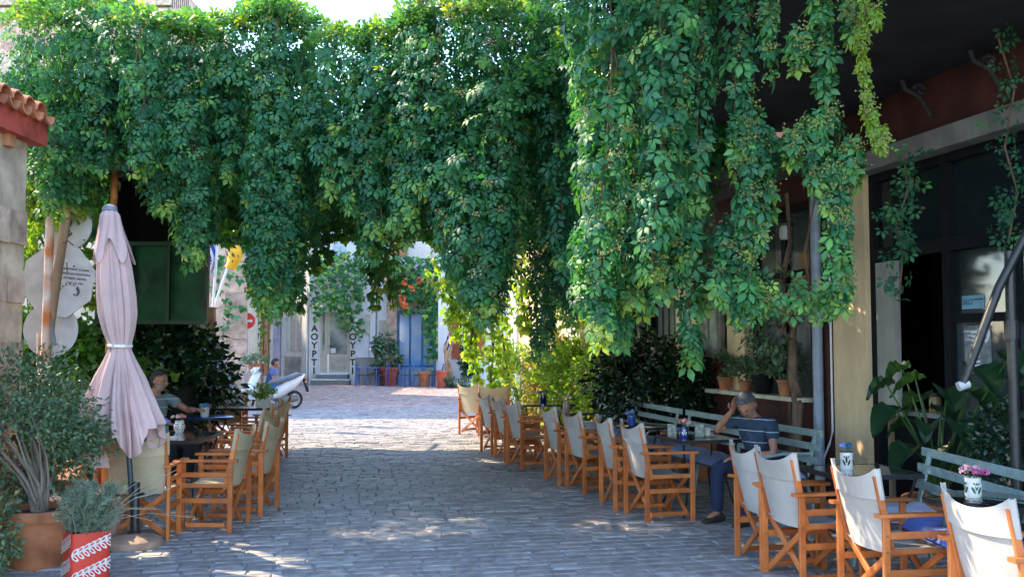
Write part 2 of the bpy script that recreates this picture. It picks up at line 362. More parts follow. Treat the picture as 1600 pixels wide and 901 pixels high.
# t positions
tS1 = 2.2
P('red_wall', MB().wbox(tS1, 10.1, -.3, .0, 3.45, 7.2).wbox(9.95, 10.1, -.3, .012, 0, 3.45).wbox(10.1, 10.42, -.3, 0, 0, 7.2).wbox(10.42, 11.92, -.3, 0, 0, .98)
  .wbox(10.42, 11.92, -.3, 0, 3.2, 7.2).wbox(12.4, 13.15, -.3, 0, 0, 7.2).wbox(11.92, 12.4, -.3, 0, 3.2, 7.2).wbox(11.92, 12.4, -.3, 0, 0, .98), M_red)
P('ochre_pillar', MB().wbox(9.38, 9.95, -.3, .02, 0, 3.27), M_yel)
P('ochre_window_trim', MB().wbox(11.92, 12.4, -.3, .015, .98, 3.2), M_yel)
P('lintel', MB().wbox(tS1, 10.1, -.3, .14, 3.27, 3.45), mat('grey_lintel', (.24, .225, .205), .85, .12, 3, .3, 50, streak=.3))
P('ochre_wall', MB().wbox(13.15, 14.1, -.3, 0, 0, 7.2).wbox(14.1, 16.3, -.3, 0, 0, .85).wbox(14.1, 16.3, -.3, 0, 3.1, 7.2).wbox(16.3, 17.2, -.3, 0, 0, 7.2)
  .wbox(17.2, 18.0, -.3, 0, 3.1, 7.2).wbox(18.0, 20.0, -.3, 0, 0, 7.2), M_yel)
P('peach_wall', MB().wbox(20.0, 20.7, -.3, 0, 0, 7.2).wbox(20.7, 21.6, -.3, 0, 2.9, 7.2).wbox(21.6, 24.0, -.3, 0, 0, 7.2), M_peach)
P('corner_pilaster', MB().wbox(24.0, 24.9, -.3, .06, 0, 7.2), M_white)
P('white_jamb', MB().wbox(20.55, 20.7, -.3, .05, 0, 2.9), M_white); P('white_jamb', MB().wbox(21.6, 21.75, -.3, .05, 0, 2.9), M_white)
P('side_door', MB().wbox(20.7, 21.6, -.2, -.08, 0, 2.9), M_wood2)
P('back_wall', MB().wbox(tS1, 24.9, -6.2, -6.0, 0, 7.2).wbox(24.7, 24.9, -6.0, -.3, 0, 7.2).wbox(tS1, tS1 + .2, -6.0, -.3, 0, 7.2), M_red)
P('flat_roof', MB().wbox(tS1, 24.9, -6.2, .05, 7.2, 7.4), M_grey)
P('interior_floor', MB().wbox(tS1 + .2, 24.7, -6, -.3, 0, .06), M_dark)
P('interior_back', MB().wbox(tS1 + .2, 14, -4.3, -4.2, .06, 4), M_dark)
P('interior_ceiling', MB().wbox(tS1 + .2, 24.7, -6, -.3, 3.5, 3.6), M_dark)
# red shutter door (sunlit)
ldr = P('shutter_door', MB().wbox(17.2, 18.0, -.15, -.05, .1, 3.1), mat('red_orange_door', (.50, .115, .035), .6, .15, 6, .2))
for k in range(15):
    MB().wbox(17.26, 17.94, -.05, -.015, .25 + k * .185, .25 + k * .185 + .10).build('slat', MATS['red_orange_door'], ldr, world=False).matrix_parent_inverse = parent_mat(ldr).inverted()
M_frame = mat('black_window_frame', (.008, .009, .011), .7, .1, 10, .05, spec=.15)
G_dark = glass_mat('dark_glass', (.02, .03, .035), .05, .55)
# shop front: frame bars and panes
fr = P('shop_front_frame', MB(), M_frame)
def fb(t0, t1, z0, z1, w0=-.14, w1=-.04): 
    o = MB().wbox(t0, t1, w0, w1, z0, z1).build('frame_bar', M_frame, fr); o.matrix_parent_inverse = parent_mat(fr).inverted()
tm = wt(1478); td = wt(1382)
z_tr = 2.42
fb(9.30, 9.38, 0.05, 3.27); fb(tm, tm + .09, .05, 3.27, -.15, -.035); fb(wt(1577), wt(1577) + .07, .05, z_tr)
fb(tS1 + .3, 9.30, z_tr, z_tr + .12, -.145, -.038); fb(tS1 + .3, 9.30, 3.19, 3.27, -.145, -.038); fb(5.2, 5.3, .05, z_tr)
fb(tS1 + .3, tm, 1.80, 1.87); fb(3.4, 3.5, .05, 3.19); fb(6.0, 6.1, z_tr, 3.19)
P('pane', MB().wbox(tm + .09, 9.30, -.1, -.09, z_tr + .12, 3.19), G_dark); P('pane', MB().wbox(6.1, tm, -.1, -.09, z_tr + .12, 3.19), G_dark); P('pane', MB().wbox(3.5, 6.0, -.1, -.09, z_tr + .12, 3.19), G_dark)
P('pane', MB().wbox(tS1 + .3, tm, -.1, -.09, 1.87, z_tr), G_dark)
G_sh = glass_mat('shop_glass', (.10, .13, .14), .04, .35)
P('pane', MB().wbox(5.3, tm, -.1, -.09, .5, 1.80), G_sh); P('pane', MB().wbox(tS1 + .3, 5.2, -.1, -.09, .5, 1.80), G_sh)
P('stall_board', MB().wbox(tS1 + .3, tm, -.12, -.05, .05, .5), M_frame)
P('white_door_leaf', MB().wbox(8.98, 9.28, -.08, -.03, .95, 2.40), mat('dull_white_door', (.36, .35, .31), .6, .1, 4, .1, streak=.3))
P('counter', MB().wbox(tm + .09, 9.28, -.9, -.2, .05, .95), M_frame); P('counter_top', MB().wbox(tm + .09, 9.28, -.95, -.16, .95, .99), mat('counter_stone', (.25, .26, .27), .3))
jar = thing('jar', 'small glass jar with a yellow label on the dark counter behind the ochre pillar', 'jar', W(8.75, -.25, .99))
MB().lathe([(.05, 0), (.055, .01), (.055, .13), (.045, .15)], n=16).build('jar_body', mat('amber_glass', (.30, .2, .08), .15), jar, True)
MB().lathe([(.05, .15), (.05, .18)], n=16).build('lid', M_black, jar, True)
# buff panel behind the window, added in place of the sunlit yellowish reflection
reflection_panel = P('curtain', MB().grid(lambda u, v: W(5.5 + 1.55 * u, -.55 - .04 * math.sin(u * 40), .55 + 1.6 * v), 60, 2), mat('buff_reflection', (.50, .42, .26), .9, .12, 2, .1))
# posters
M_pb = mat('poster_blue', (.20, .42, .50), .6, .08); M_pd = mat('poster_dark', (.03, .04, .06), .6, .1); M_pw = mat('print_white', (.75, .78, .8), .6, .02); M_ink = mat('ink', (.015, .015, .02), .7, .02)
WR = R(90) + math.atan(K0)  # heading of text on the wall (reads from the street)
def poster(px0, px1, py0, py1, m, name, label):
    t0, t1 = wt(px0), wt(px1); z1 = wz((px0 + px1) / 2, py0); z0 = wz((px0 + px1) / 2, py1)
    o = MB().wbox(t1, t0, -.088, -.084, z0, z1).build(name, m); return tag(o, label, 'poster'), t0, t1, z0, z1
def wtext(s, name, m, t, wo, z, size, par): return text(s, name, m, W(t, wo, z), (R(90), 0, -R(90) + math.atan(K0) ), size, par, .0008)
o, t0, t1, z0, z1 = poster(1489, 1523, 461, 482, M_pb, 'poster', 'small pale blue printed notice stuck inside the shop window, upper one')
wtext('SλO', 'lettering', M_pd, t0 - (t0 - t1) * .28, -.080, (z0 + z1) / 2, .065, o); wtext('ΣΥΝΔΡΟΜΗ', 'lettering', M_pd, t0 - (t0 - t1) * .75, -.080, (z0 + z1) / 2 + .02, .022, o)
o, t0, t1, z0, z1 = poster(1489, 1523, 483, 494, M_pd, 'poster', 'narrow dark strip notice directly below the pale blue one in the shop window')
o, t0, t1, z0, z1 = poster(1491, 1532, 508, 583, mat('poster_grey', (.20, .23, .24), .6, .25, 14), 'poster', 'tall grey festival poster with a big 29 in the shop window')
wtext('29', 'lettering', M_pw, t0 - (t0 - t1) * .74, -.080, z1 - .09, .16, o)
for k in range(3): wtext(('ΠΑΝΕΛΛΗΝΙΟ', 'ΛΑΙΚΟ', 'ΠΑΝΗΓΥΡΙ')[k], 'lettering', M_pw, t0 - (t0 - t1) * .27, -.080, z1 - .05 - .035 * k, .026, o)
mb = MB()
for k in range(9): mb.add([W(t0 - (t0 - t1) * (.3 + .05 * math.sin(k * 2.1)), -.080, z0 + .05 + k * .035), W(t0 - (t0 - t1) * (.55 + .1 * math.cos(k)), -.080, z0 + .055 + k * .035), W(t0 - (t0 - t1) * .6, -.080, z0 + .075 + k * .035), W(t0 - (t0 - t1) * .3, -.080, z0 + .07 + k * .035)], [(0, 1, 2, 3)])
mb.build('print', M_pw, o)
# window over the sill
P('window_frame', MB().wbox(10.42, 10.5, -.2, -.1, .98, 3.2).wbox(11.84, 11.92, -.2, -.1, .98, 3.2).wbox(11.1, 11.2, -.2, -.1, .98, 3.2).wbox(10.5, 11.84, -.2, -.1, 3.12, 3.2).wbox(10.5, 11.84, -.195, -.105, 2.4, 2.46), M_frame)
P('pane', MB().wbox(10.5, 11.1, -.15, -.14, .98, 3.12), G_sh); P('pane', MB().wbox(11.2, 11.84, -.15, -.14, .98, 3.12), G_sh)
P('curtain', MB().grid(lambda u, v: W(10.55 + 1.2 * u, -.35 - .03 * math.sin(u * 50), 1.0 + 2.1 * v), 60, 2), mat('grey_curtain', (.30, .30, .27), .9, .1))
sill = P('window_sill', MB().wbox(10.3, 12.6, 0, .24, 1.0, 1.045), mat('cream_sill', (.62, .58, .45), .7))
# barred window
P('barred_frame', MB().wbox(14.1, 14.2, -.15, -.02, .85, 3.1).wbox(16.2, 16.3, -.15, -.02, .85, 3.1).wbox(15.15, 15.25, -.15, -.02, .85, 3.1), M_frame)
P('pane', MB().wbox(14.2, 15.15, -.15, -.14, .85, 3.1), G_sh); P('pane', MB().wbox(15.25, 16.2, -.15, -.14, .85, 3.1), G_sh)
P('curtain', MB().grid(lambda u, v: W(14.2 + 1.9 * u, -.3 - .03 * math.sin(u * 40), .9 + 2.1 * v), 50, 2), mat('white_curtain', (.6, .62, .6), .9, .1))
for k in range(9):
    P('window_bar', MB().tube([W(14.3 + k * .235, .02, .8), W(14.3 + k * .235, .02, 3.1)], .012, 6), M_frame)
# pipe, cable, box, boards, lamp
pipe = P('drainpipe', MB().tube([W(10.17, .07, 0), W(10.17, .07, 4.2)], .055, 10).wbox(10.11, 10.2, 0, .06, 1.9, 1.95), mat('blue_grey_pipe', (.30, .36, .45), .5), smooth=True)
P('cable', MB().tube([W(9.98, .03, 3.6), W(9.98, .03, .72), W(10.02, .04, .6), W(10.25, .05, .25), W(10.3, .05, .02)], .011, 6), M_metalw, smooth=True)
board = tag(MB().wbox(12.45, 13.1, .02, .08, 1.45, 2.6).build('board', mat('grey_board', (.22, .21, .17), .7, .35, 5)), 'weathered grey glazed noticeboard hung on the red wall left of the window', 'noticeboard')
MB().wbox(12.55, 12.75, .08, .09, 1.55, 2.5).wbox(12.82, 13.0, .08, .09, 1.55, 2.5).build('pane', mat('dusty_pane', (.32, .33, .30), .2, .3, 3), board)
ac = thing('air_conditioner', 'pale grey air conditioner box mounted high on the red wall', 'air conditioner', W(12.6, .2, 3.75))
P('casing', MB().wbox(12.2, 13.1, .02, .38, 3.72, 4.35), mat('ac_grey', (.42, .42, .38), .6), ac); 
for k in range(7): P('grille_bar', MB().wbox(12.28, 13.02, .38, .395, 3.8 + k * .07, 3.825 + k * .07), M_frame, ac)
P('bracket', MB().wbox(12.3, 12.34, 0, .38, 3.66, 3.72).wbox(12.95, 12.99, 0, .38, 3.66, 3.72), M_black, ac)
P('canopy_slab', MB().wbox(9.9, 12.7, 0, .75, 3.5, 3.56), mat('slab_grey', (.14, .14, .14), .7))
lan = thing('wall_lantern', 'small glass wall lantern beside the window above the vine trunk', 'lantern', W(10.7, .12, 2.85))
P('glass', MB().lathe([(.05, 0), (.07, .03), (.07, .13), (.05, .16)], W(10.7, .12, 2.78), 14), mat('lamp_glass', (.5, .5, .45), .1), lan, smooth=True)
P('cap', MB().lathe([(.085, 0), (.085, .015), (.02, .06)], W(10.7, .12, 2.945), 14), M_black, lan); P('arm', MB().tube([W(10.7, 0, 2.95), W(10.7, .12, 3.02)], .012, 6), M_black, lan)
# electric meter box near the red door
mb_ = thing('meter_box', 'white electricity meter box on the sunlit wall by the red slatted door', 'meter box', W(18.4, .1, 2.0))
P('casing', MB().wbox(18.15, 18.85, .005, .22, 1.65, 2.45), M_metalw, mb_); P('door', MB().wbox(18.2, 18.8, .22, .235, 1.7, 2.4), mat('box_door', (.6, .6, .56), .5), mb_)
# scroll corbels under the balcony
for tb, nm in ((8.35, 'left of the two'), (7.5, 'right of the two')):
    cb = thing('scroll_corbel', 'ornate white iron scroll bracket high on the dark red wall, ' + nm, 'bracket', W(tb, 0, 4.1))
    P('frame', MB().tube([W(tb, .02, 3.62), W(tb, .06, 3.68), W(tb, .13, 3.78), W(tb, .27, 3.84), W(tb, .30, 3.92)], .018, 8), mat('grey_iron', (.05, .055, .055), .8, spec=.2), cb, smooth=True)
    sp = [W(tb, .12 + .07 * (1 - i / 14) * math.cos(i * .62), 3.84 + .06 * (1 - i / 14) * math.sin(i * .62)) for i in range(14)]
    P('scroll', MB().tube(sp, .016, 6), MATS['grey_iron'], cb, smooth=True)

# ---------------------------------------------------------------- black shade cloth and pergola frame
def tarp(u, v):   # u across from the wall, v along
    t = 5.3 + 5.1 * v; wo = -.06 + (5.4 if t < 7.8 else 5.4 - 2.3 * min(1, (t - 7.8) / .2) - .5 * min(1, max(0, (t - 8.6) / .6))) * u  # near part widened out of view to shade the front chairs
    sag = .20 * math.sin(math.pi * u) * (.6 + .4 * math.sin(v * 9)) 
    return W(t, wo, 3.96 - sag + .18 * u + .55 * u ** 2 * (t < 8.0))
sc_ = MB().grid(tarp, 30, 40).build('shade_cloth', M_cloth, None, True); sc_['label'] = 'sagging black shade cloth stretched from the red wall over the right tables'; sc_['category'] = 'awning'
per = thing('pergola', 'dark steel pergola frame spanning the street under the creeper', 'pergola', (0, 9, 0))
bm_ = [((-8.5, 10.0, 3.62), (0, 8.9, 3.62)), ((0, 8.9, 3.62), (1.0, 8.65, 3.65)), ((-8.3, 13.0, 3.6), (2.6, 13.0, 3.6)), ((-8.3, 16, 3.6), (1.9, 16, 3.6)), ((-8.3, 17.8, 3.6), (1.5, 17.8, 3.6)), ((-8.2, 11.2, 3.66), (3, 10.6, 3.66))]
for a_, b_ in bm_: P('beam', MB().bar(a_, b_, .07, .12), M_black, per)
for x in (-5.2, -2.6, -.2, 1.7): P('rafter', MB().bar((x, 9.6, 3.72), (x * .9, 17.9, 3.68), .05, .07), M_black, per)
p1 = at(73, 400, 8.9); p2 = at(176, 280, 9.4)
rp_ = tag(MB().tube([(p1.x, 8.9, 0), (p1.x + .03, 8.9, 3.7)], .038, 10).build('rusty_post', M_rust, None, True), 'rusty peeling white steel post at the left in front of the round sign backs', 'post')
rp2 = tag(MB().tube([(p2.x, 9.4, 0), (p2.x + .02, 9.4, 3.7)], .035, 10).build('rusty_post', mat('orange_rust', (.38, .14, .035), .8, .3, 9, .3), None, True), 'orange rust post rising directly behind the closed parasol', 'post')
# shed with green shutter; black body stands in for the dark void above it
kio = thing('dark_shed', 'shed on the left with raised green shutters, black body standing in for a dark void', 'shed', (-5.5, 12.5, 0))
KY = 11.9
def kp(px, py, Y=KY): return at(px, py, Y)
x0 = kp(150, 400).x; x1 = kp(322, 400).x; zt = kp(0, 235).z; zs = kp(0, 384).z; zb = kp(0, 500).z
xbk = at(316, 400, KY + 1.5).x
P('body', MB().box(x0, xbk, KY + .9, KY + 1.5, 0, zt).box(x0, x0 + .05, KY, KY + .9, 0, zt).box(x0, x1, KY - .0, KY + .9, zt, zt + .06), M_cloth, kio)
M_gr = mat('dark_green_enamel', (.010, .075, .030), .6, .3, 3, .1, 20, spec=.3)
def fold_panel(xa, xb, za, zb_, y, nm):
    cx, cz = (xa + xb) / 2, (za + zb_) / 2; v = [(xa, y, za), (xb, y, za), (xb, y, zb_), (xa, y, zb_), (cx, y - .045, cz)]
    m = MB().add(v, [(0, 1, 4), (1, 2, 4), (2, 3, 4), (3, 0, 4)]).add([(xa, y + .03, za), (xb, y + .03, za), (xb, y + .03, zb_), (xa, y + .03, zb_)], [(3, 2, 1, 0)])
    return P(nm, m, M_gr, kio)
xm = kp(266, 400).x; xl = kp(208, 400).x
fold_panel(xl, xm - .015, zb, zs, KY, 'shutter_panel'); fold_panel(xm + .015, x1, zb, zs, KY, 'shutter_panel')
fold_panel(x0, xl - .015, zb, zs + .05, KY, 'shutter_panel')
P('shutter_frame', MB().box(x0, x1 + .03, KY - .05, KY + .02, zb - .05, zb).box(x0, x1 + .03, KY - .05, KY + .02, zs, zs + .05).box(x1, x1 + .04, KY - .05, KY + .03, zb, zs).box(xm - .015, xm + .015, KY - .055, KY + .02, zb, zs).box(xl - .015, xl + .015, KY - .055, KY + .02, zb, zs), mat('green_dark_frame', (.01, .05, .022), .5), kio)
P('hinge', MB().box(x1 - .03, x1 + .05, KY - .07, KY - .04, zb + .12, zb + .26), M_black, kio); P('hinge', MB().box(x1 - .03, x1 + .05, KY - .07, KY - .04, zs - .3, zs - .18), M_black, kio)
# stone gate pier below the shutter
gp = thing('stone_pier', 'round pink stone pier with a moulded base behind the dark laurel', 'pier', (at(320, 520, 15).x, 15, 0))
MB().lathe([(.20, 0), (.20, 1.05), (.26, 1.08), (.26, 1.14), (.22, 1.18), (.17, 1.22), (.165, 2.2)], n=20).build('shaft', M_stone, gp, True)
# green railing + low wall behind the signs
rl = thing('green_railing', 'green iron railing on a low stone wall behind the round sign backs', 'railing', (-7.5, 13, 0))
P('low_wall', MB().box(-9.5, -5.4, 13.0, 13.25, 0, .7), M_stone, rl)
for k in range(24): P('baluster', MB().tube([(-9.4 + k * .17, 13.1, .7), (-9.4 + k * .17, 13.1, 1.95)], .014, 6), mat('rail_green', (.04, .12, .07), .5), rl)
P('top_rail', MB().box(-9.5, -5.4, 13.07, 13.13, 1.8, 1.84), MATS['rail_green'], rl)

# ---------------------------------------------------------------- stone house with tiles, left edge
hs = thing('stone_house', 'low rendered stone house with terracotta roof tiles at the left edge', 'house', (-5.5, 6, 0))
hx = at(41, 400, 8.0).x
P('wall', MB().box(hx - 4, hx - .02, 2.5, 8.0, 0, 3.30), M_mort, hs)
rs = random.Random(5); zc = 0.02
while zc < 3.2:      # stones proud of the render on the two seen faces
    hh = rs.choice((.24, .3, .36)); yy = 8.0
    while yy > 6.0:
        LL = rs.uniform(.25, .5); d_ = rs.uniform(.001, .012)
        if rs.random() < .72: 
            P('stone', MB().box(hx - .05, hx + d_, yy - LL + .012, yy - .012, zc + .01, zc + hh - .012, lambda x, y, z: Vector((x, y + rs.uniform(-.012, .012), z + rs.uniform(-.01, .01)))), M_stone3, hs)
        yy -= LL
    xx = hx
    while xx > hx - 1.2:
        LL = rs.uniform(.2, .5); d_ = rs.uniform(.004, .02)
        if rs.random() < .5: P('stone', MB().box(xx - LL + .012, xx - .03, 8.0, 8.0 + d_ * .5, zc + .01, zc + hh - .012), M_stone3, hs)
        xx -= LL
    zc += hh
M_eave = mat('red_painted_eave', (.42, .07, .045), .7, .25, 6, .3)
ea = hx + .09
P('eave_board', MB().box(hx - 4, ea, 2.5, 8.12, 3.30, 3.36).box(ea - .03, ea, 2.5, 8.12, 3.36, 3.50).box(hx - 4, ea - .03, 8.08, 8.12, 3.36, 3.50), M_eave, hs)
P('rafter_end', MB().box(hx - .5, ea - .05, 7.6, 7.7, 3.2, 3.30), M_wood2, hs); P('rafter_end', MB().box(hx - .5, ea - .05, 6.9, 7.0, 3.2, 3.30), M_wood2, hs)
def tile(xc, yc, zc, L, r0, up, slope, yawdir):   # a half round tile lying down the slope
    rings = []
    for i in (0, 1):
        rr_ = r0 * (1 - .15 * i); ring = []
        for k in range(7):
            a = math.pi * k / 6; cx = math.cos(a) * rr_; cz = math.sin(a) * rr_ * (1 if up else -1)
            ring.append((cx, cz))
        rings.append(ring)
    vs = []; th = .012
    for i in (0, 1):
        for (a, b) in rings[i]:
            vs.append((xc - i * L * math.cos(slope), yc + a, zc + i * L * math.sin(slope) + b))
    fs = [(k, k + 1, k + 8, k + 7) for k in range(6)]
    return vs, fs
for row_ in range(5):
    for k in range(21):
        y = 8.06 - k * .19; xs = ea + .03 - row_ * .34; zz = 3.50 + row_ * .34 * .28
        for up in (False, True):
            v, f = tile(xs + (.0 if up else .02), y - (0 if not up else .105), zz + (.05 if up else .045), .42, .075 if up else .085, up, .27, 0)
            if k < 12: P('roof_tile', MB().add(v, f), M_terra, hs, thick=.014, smooth=True)
P('roof', MB().add([(ea, 8.05, 3.50), (ea, 2.5, 3.50), (ea - 4.2, 2.5, 4.6), (ea - 4.2, 8.05, 4.6)], [(0, 1, 2, 3)]).add([(ea, 8.05, 3.50), (ea - 4.2, 8.05, 4.6), (ea - 4.2, 8.05, 3.36), (ea, 8.05, 3.36)], [(0, 1, 2, 3)]), M_terra, hs)
# ---------------------------------------------------------------- creeper
def stream(px, yt, yb, wpx, Y, n, pn=.5, dome=False, tipl=.55, base_t=.40, wob=None):
    """one hanging curtain of leaves: arrays of positions, directions, normals, sizes, tints"""
    top = at(px, yt, Y); bot = at(px, yb, Y); s = Y / F; rad = wpx * .5 * s; L = top.z - bot.z
    h = rng.random(n) ** .95; a = rng.uniform(0, 2 * math.pi, n)
    ph = rng.uniform(0, 6.28, 4)
    prof = np.minimum(1, np.maximum(.22, (1 - h) * 2.2) ** .6)               # narrows to the tip
    lump = 1 + .26 * np.sin(h * L * 5.5 + ph[0] + 1.5 * np.sin(a)) + .14 * np.sin(h * L * 11 + ph[1] + 2 * np.cos(a))
    q = (.72 + .28 * rng.random(n)) * prof * lump * rad
    q = np.where(rng.random(n) < .25, q * rng.random(n), q)
    if dome:
        k = rng.random(n) < .16; h = np.where(k, 0, h)
    x = top.x + np.cos(a) * q + .25 * rad * np.sin(h * L * 2.2 + ph[2]); y = top.y + np.sin(a) * q * 1.25
    z = top.z - h * L + (rad * .35 * (1 - (q / (rad * 1.3)) ** 2).clip(0, 1) * (h < .06) if dome else 0) + rng.normal(0, .03, n)
    P_ = np.stack([x, y, z], 1)
    out = np.stack([np.cos(a), np.sin(a), np.where(h < .06, 1.2, .15) if dome else np.full(n, .15)], 1)
    D = out * .38 + np.array([0, 0, -1.0]) + rn(n, .33); N_ = out + np.array([0, 0, .55]) + rn(n, .32)
    D = np.where((h < .06)[:, None] & dome, out * .9 + rn(n, .5), D)
    T_ = rng.normal(base_t, .17, n) + (.35 * (h > .93)) + np.where(h < .05, .28, 0) * dome + (rng.random(n) < .035) * .4  # new growth lighter at tips; sunlit rim put into lighter tint on domed tops
    return P_, D, N_, T_, (top, bot, ph, rad, L)
def stem_pts(inf, k=12, j=.0):
    top, bot, ph, rad, L = inf
    return [Vector((top.x + .25 * rad * math.sin(i / k * L * 2.2 + ph[2]), top.y + j, top.z - L * .97 * i / k)) for i in range(k + 1)]
def berries(Ps, n, m, parent, s=.0075, spread=.028, per=20):
    mb = MB()
    for i in range(n):
        c = Ps[rng.integers(0, len(Ps))]
        for k in range(per):
            p = Vector(c) + Vector((random.gauss(0, spread), random.gauss(0, spread) - .03, random.gauss(0, spread * .7))); r = s * random.uniform(.6, 1.2)
            mb.add([p + Vector(v) * r for v in ((1, 0, 0), (-1, 0, 0), (0, 1, 0), (0, -1, 0), (0, 0, 1), (0, 0, -1))], [(0, 2, 4), (2, 1, 4), (1, 3, 4), (3, 0, 4), (2, 0, 5), (1, 2, 5), (3, 1, 5), (0, 3, 5)])
    o = mb.build('flower_clusters', m, parent, world=True); o['kind'] = 'stuff'; return o
M_ber = mat('creeper_flower', (.20, .22, .06), .7, .2, 9, .1)
M_berp = mat('creeper_flower_pinkish', (.42, .30, .15), .7, .2, 9, .1)
VC = 'creeper'
def wd_in(st): return st[3] >= 60
def vine(name, label, streams, size, ncl=20, group=None, m=None, tp=None, stemr=.006, dens=1.6, bm=None, base_t=.40, inner=True, ber=.012):
    m = m or M_leaf; tp = tp or T_PALM; allP = [[], [], [], []]; infs = []
    for st in streams:
        px, yt, yb, wpx, Y = st[:5]; dome = st[5] if len(st) > 5 else False
        L = (yb - yt) * Y / F; rad = wpx * .5 * Y / F
        n = int(dens * max(40, L * rad * 2 * 3.0 / (size * size * .95) * .85))
        r = stream(px, yt, yb, wpx, Y, n, dome=dome, base_t=base_t)
        for i in range(4): allP[i].append(r[i])
        if inner and wd_in(st):
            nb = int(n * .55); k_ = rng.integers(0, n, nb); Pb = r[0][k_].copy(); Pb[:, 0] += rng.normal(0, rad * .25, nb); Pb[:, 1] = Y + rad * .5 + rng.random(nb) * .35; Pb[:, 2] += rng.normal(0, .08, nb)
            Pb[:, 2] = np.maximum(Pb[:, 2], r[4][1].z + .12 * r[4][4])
            allP[0].append(Pb); allP[1].append(r[1][k_]); allP[2].append(r[2][k_]); allP[3].append(r[3][k_] * .6)  # inner leaves tinted darker: shade inside the mass put into their colour
        infs.append(r[4])
    P_, D, N_, T_ = [np.concatenate(q) for q in allP]
    t = thing(name, label, VC, (P_[:, 0].mean(), P_[:, 1].mean(), P_[:, 2].max()), 0, group)
    leaves('leaves', m, P_, D, N_, size * 1.06 * rng.uniform(.6, 1.15, len(P_)), T_, t, tp)
    mb = MB()
    for inf in infs:
        for j in range(1 + (inf[3] > .18)): mb.tube([p + Vector((random.uniform(-.3, .3) * inf[3] * (j > 0), 0, 0)) for p in stem_pts(inf, j=.25 * inf[3])], stemr, 5)
    mb.build('stems', M_stem, t, world=True)
    if ncl: berries(P_[(P_[:, 1] < np.median(P_[:, 1]))], ncl, bm or M_ber, t, ber * .62)
    return t
# (px, y top, y bottom, width px, depth, domed top)
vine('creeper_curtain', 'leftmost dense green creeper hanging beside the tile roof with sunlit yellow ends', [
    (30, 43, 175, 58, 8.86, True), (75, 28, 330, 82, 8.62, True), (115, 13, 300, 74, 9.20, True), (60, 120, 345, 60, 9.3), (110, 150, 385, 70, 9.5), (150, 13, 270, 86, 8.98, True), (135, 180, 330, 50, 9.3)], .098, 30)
vine('creeper_curtain', 'bright lime green creeper end around the rusty post, sunlight put into its colour', [(58, 210, 335, 50, 9.15), (92, 240, 350, 60, 9.2), (122, 230, 335, 44, 9.1), (50, 300, 420, 40, 9.6), (110, 300, 400, 50, 9.6)], .085, 0, m=M_lime, base_t=.5, inner=False)  # lime leaves stand in for sun shining through the creeper end
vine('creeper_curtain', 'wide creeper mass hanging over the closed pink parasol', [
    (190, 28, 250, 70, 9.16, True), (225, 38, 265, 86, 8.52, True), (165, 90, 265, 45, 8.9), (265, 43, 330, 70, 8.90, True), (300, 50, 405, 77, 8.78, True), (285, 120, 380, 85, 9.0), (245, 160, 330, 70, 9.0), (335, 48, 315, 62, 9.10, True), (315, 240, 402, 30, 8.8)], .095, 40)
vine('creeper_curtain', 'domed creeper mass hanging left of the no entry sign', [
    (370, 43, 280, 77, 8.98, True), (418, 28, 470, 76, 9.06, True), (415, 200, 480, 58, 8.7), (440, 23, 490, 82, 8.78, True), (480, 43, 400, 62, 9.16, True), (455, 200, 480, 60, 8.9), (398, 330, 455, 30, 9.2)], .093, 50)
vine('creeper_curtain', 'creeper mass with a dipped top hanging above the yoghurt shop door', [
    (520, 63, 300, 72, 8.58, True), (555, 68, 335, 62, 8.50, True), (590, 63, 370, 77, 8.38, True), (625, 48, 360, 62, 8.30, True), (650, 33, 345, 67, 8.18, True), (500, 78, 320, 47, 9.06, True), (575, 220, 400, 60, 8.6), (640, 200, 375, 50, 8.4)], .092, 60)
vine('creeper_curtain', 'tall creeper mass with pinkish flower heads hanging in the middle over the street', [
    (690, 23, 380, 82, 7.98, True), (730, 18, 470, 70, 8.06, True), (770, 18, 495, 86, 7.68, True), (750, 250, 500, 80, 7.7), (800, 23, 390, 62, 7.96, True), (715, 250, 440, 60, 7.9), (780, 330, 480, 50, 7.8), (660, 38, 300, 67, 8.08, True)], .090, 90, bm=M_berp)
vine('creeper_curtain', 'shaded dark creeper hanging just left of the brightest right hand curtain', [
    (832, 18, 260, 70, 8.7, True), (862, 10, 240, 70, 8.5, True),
    (840, 38, 360, 55, 8.16, True), (870, 43, 420, 67, 7.78, True), (850, 200, 545, 42, 9.0), (885, 220, 500, 55, 8.6), (835, 300, 560, 26, 9.4), (905, 40, 300, 50, 7.6), (870, 300, 470, 60, 8.8)], .092, 20, base_t=.22)  # darker leaf tint: this creeper's shade is put into the colour
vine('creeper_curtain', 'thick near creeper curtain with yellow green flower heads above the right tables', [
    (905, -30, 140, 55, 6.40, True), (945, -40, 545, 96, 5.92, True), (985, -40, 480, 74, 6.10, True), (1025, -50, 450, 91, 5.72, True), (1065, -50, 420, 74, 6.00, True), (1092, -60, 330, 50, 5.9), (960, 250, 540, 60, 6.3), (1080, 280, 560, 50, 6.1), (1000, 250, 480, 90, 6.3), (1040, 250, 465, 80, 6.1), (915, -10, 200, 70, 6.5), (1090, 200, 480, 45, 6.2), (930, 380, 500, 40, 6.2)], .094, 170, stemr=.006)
vine('hanging_vine', 'broad trailing creeper strand between the right curtain and the ochre pillar', [
    (1150, -60, 250, 38, 5.8), (1165, 60, 480, 31, 5.8), (1180, 180, 380, 36, 5.8), (1200, 200, 330, 22, 5.9), (1150, 330, 500, 31, 5.9), (1130, 360, 470, 20, 5.9), (1200, -60, 110, 18, 5.7)], .090, 60, dens=2.0, stemr=.004)
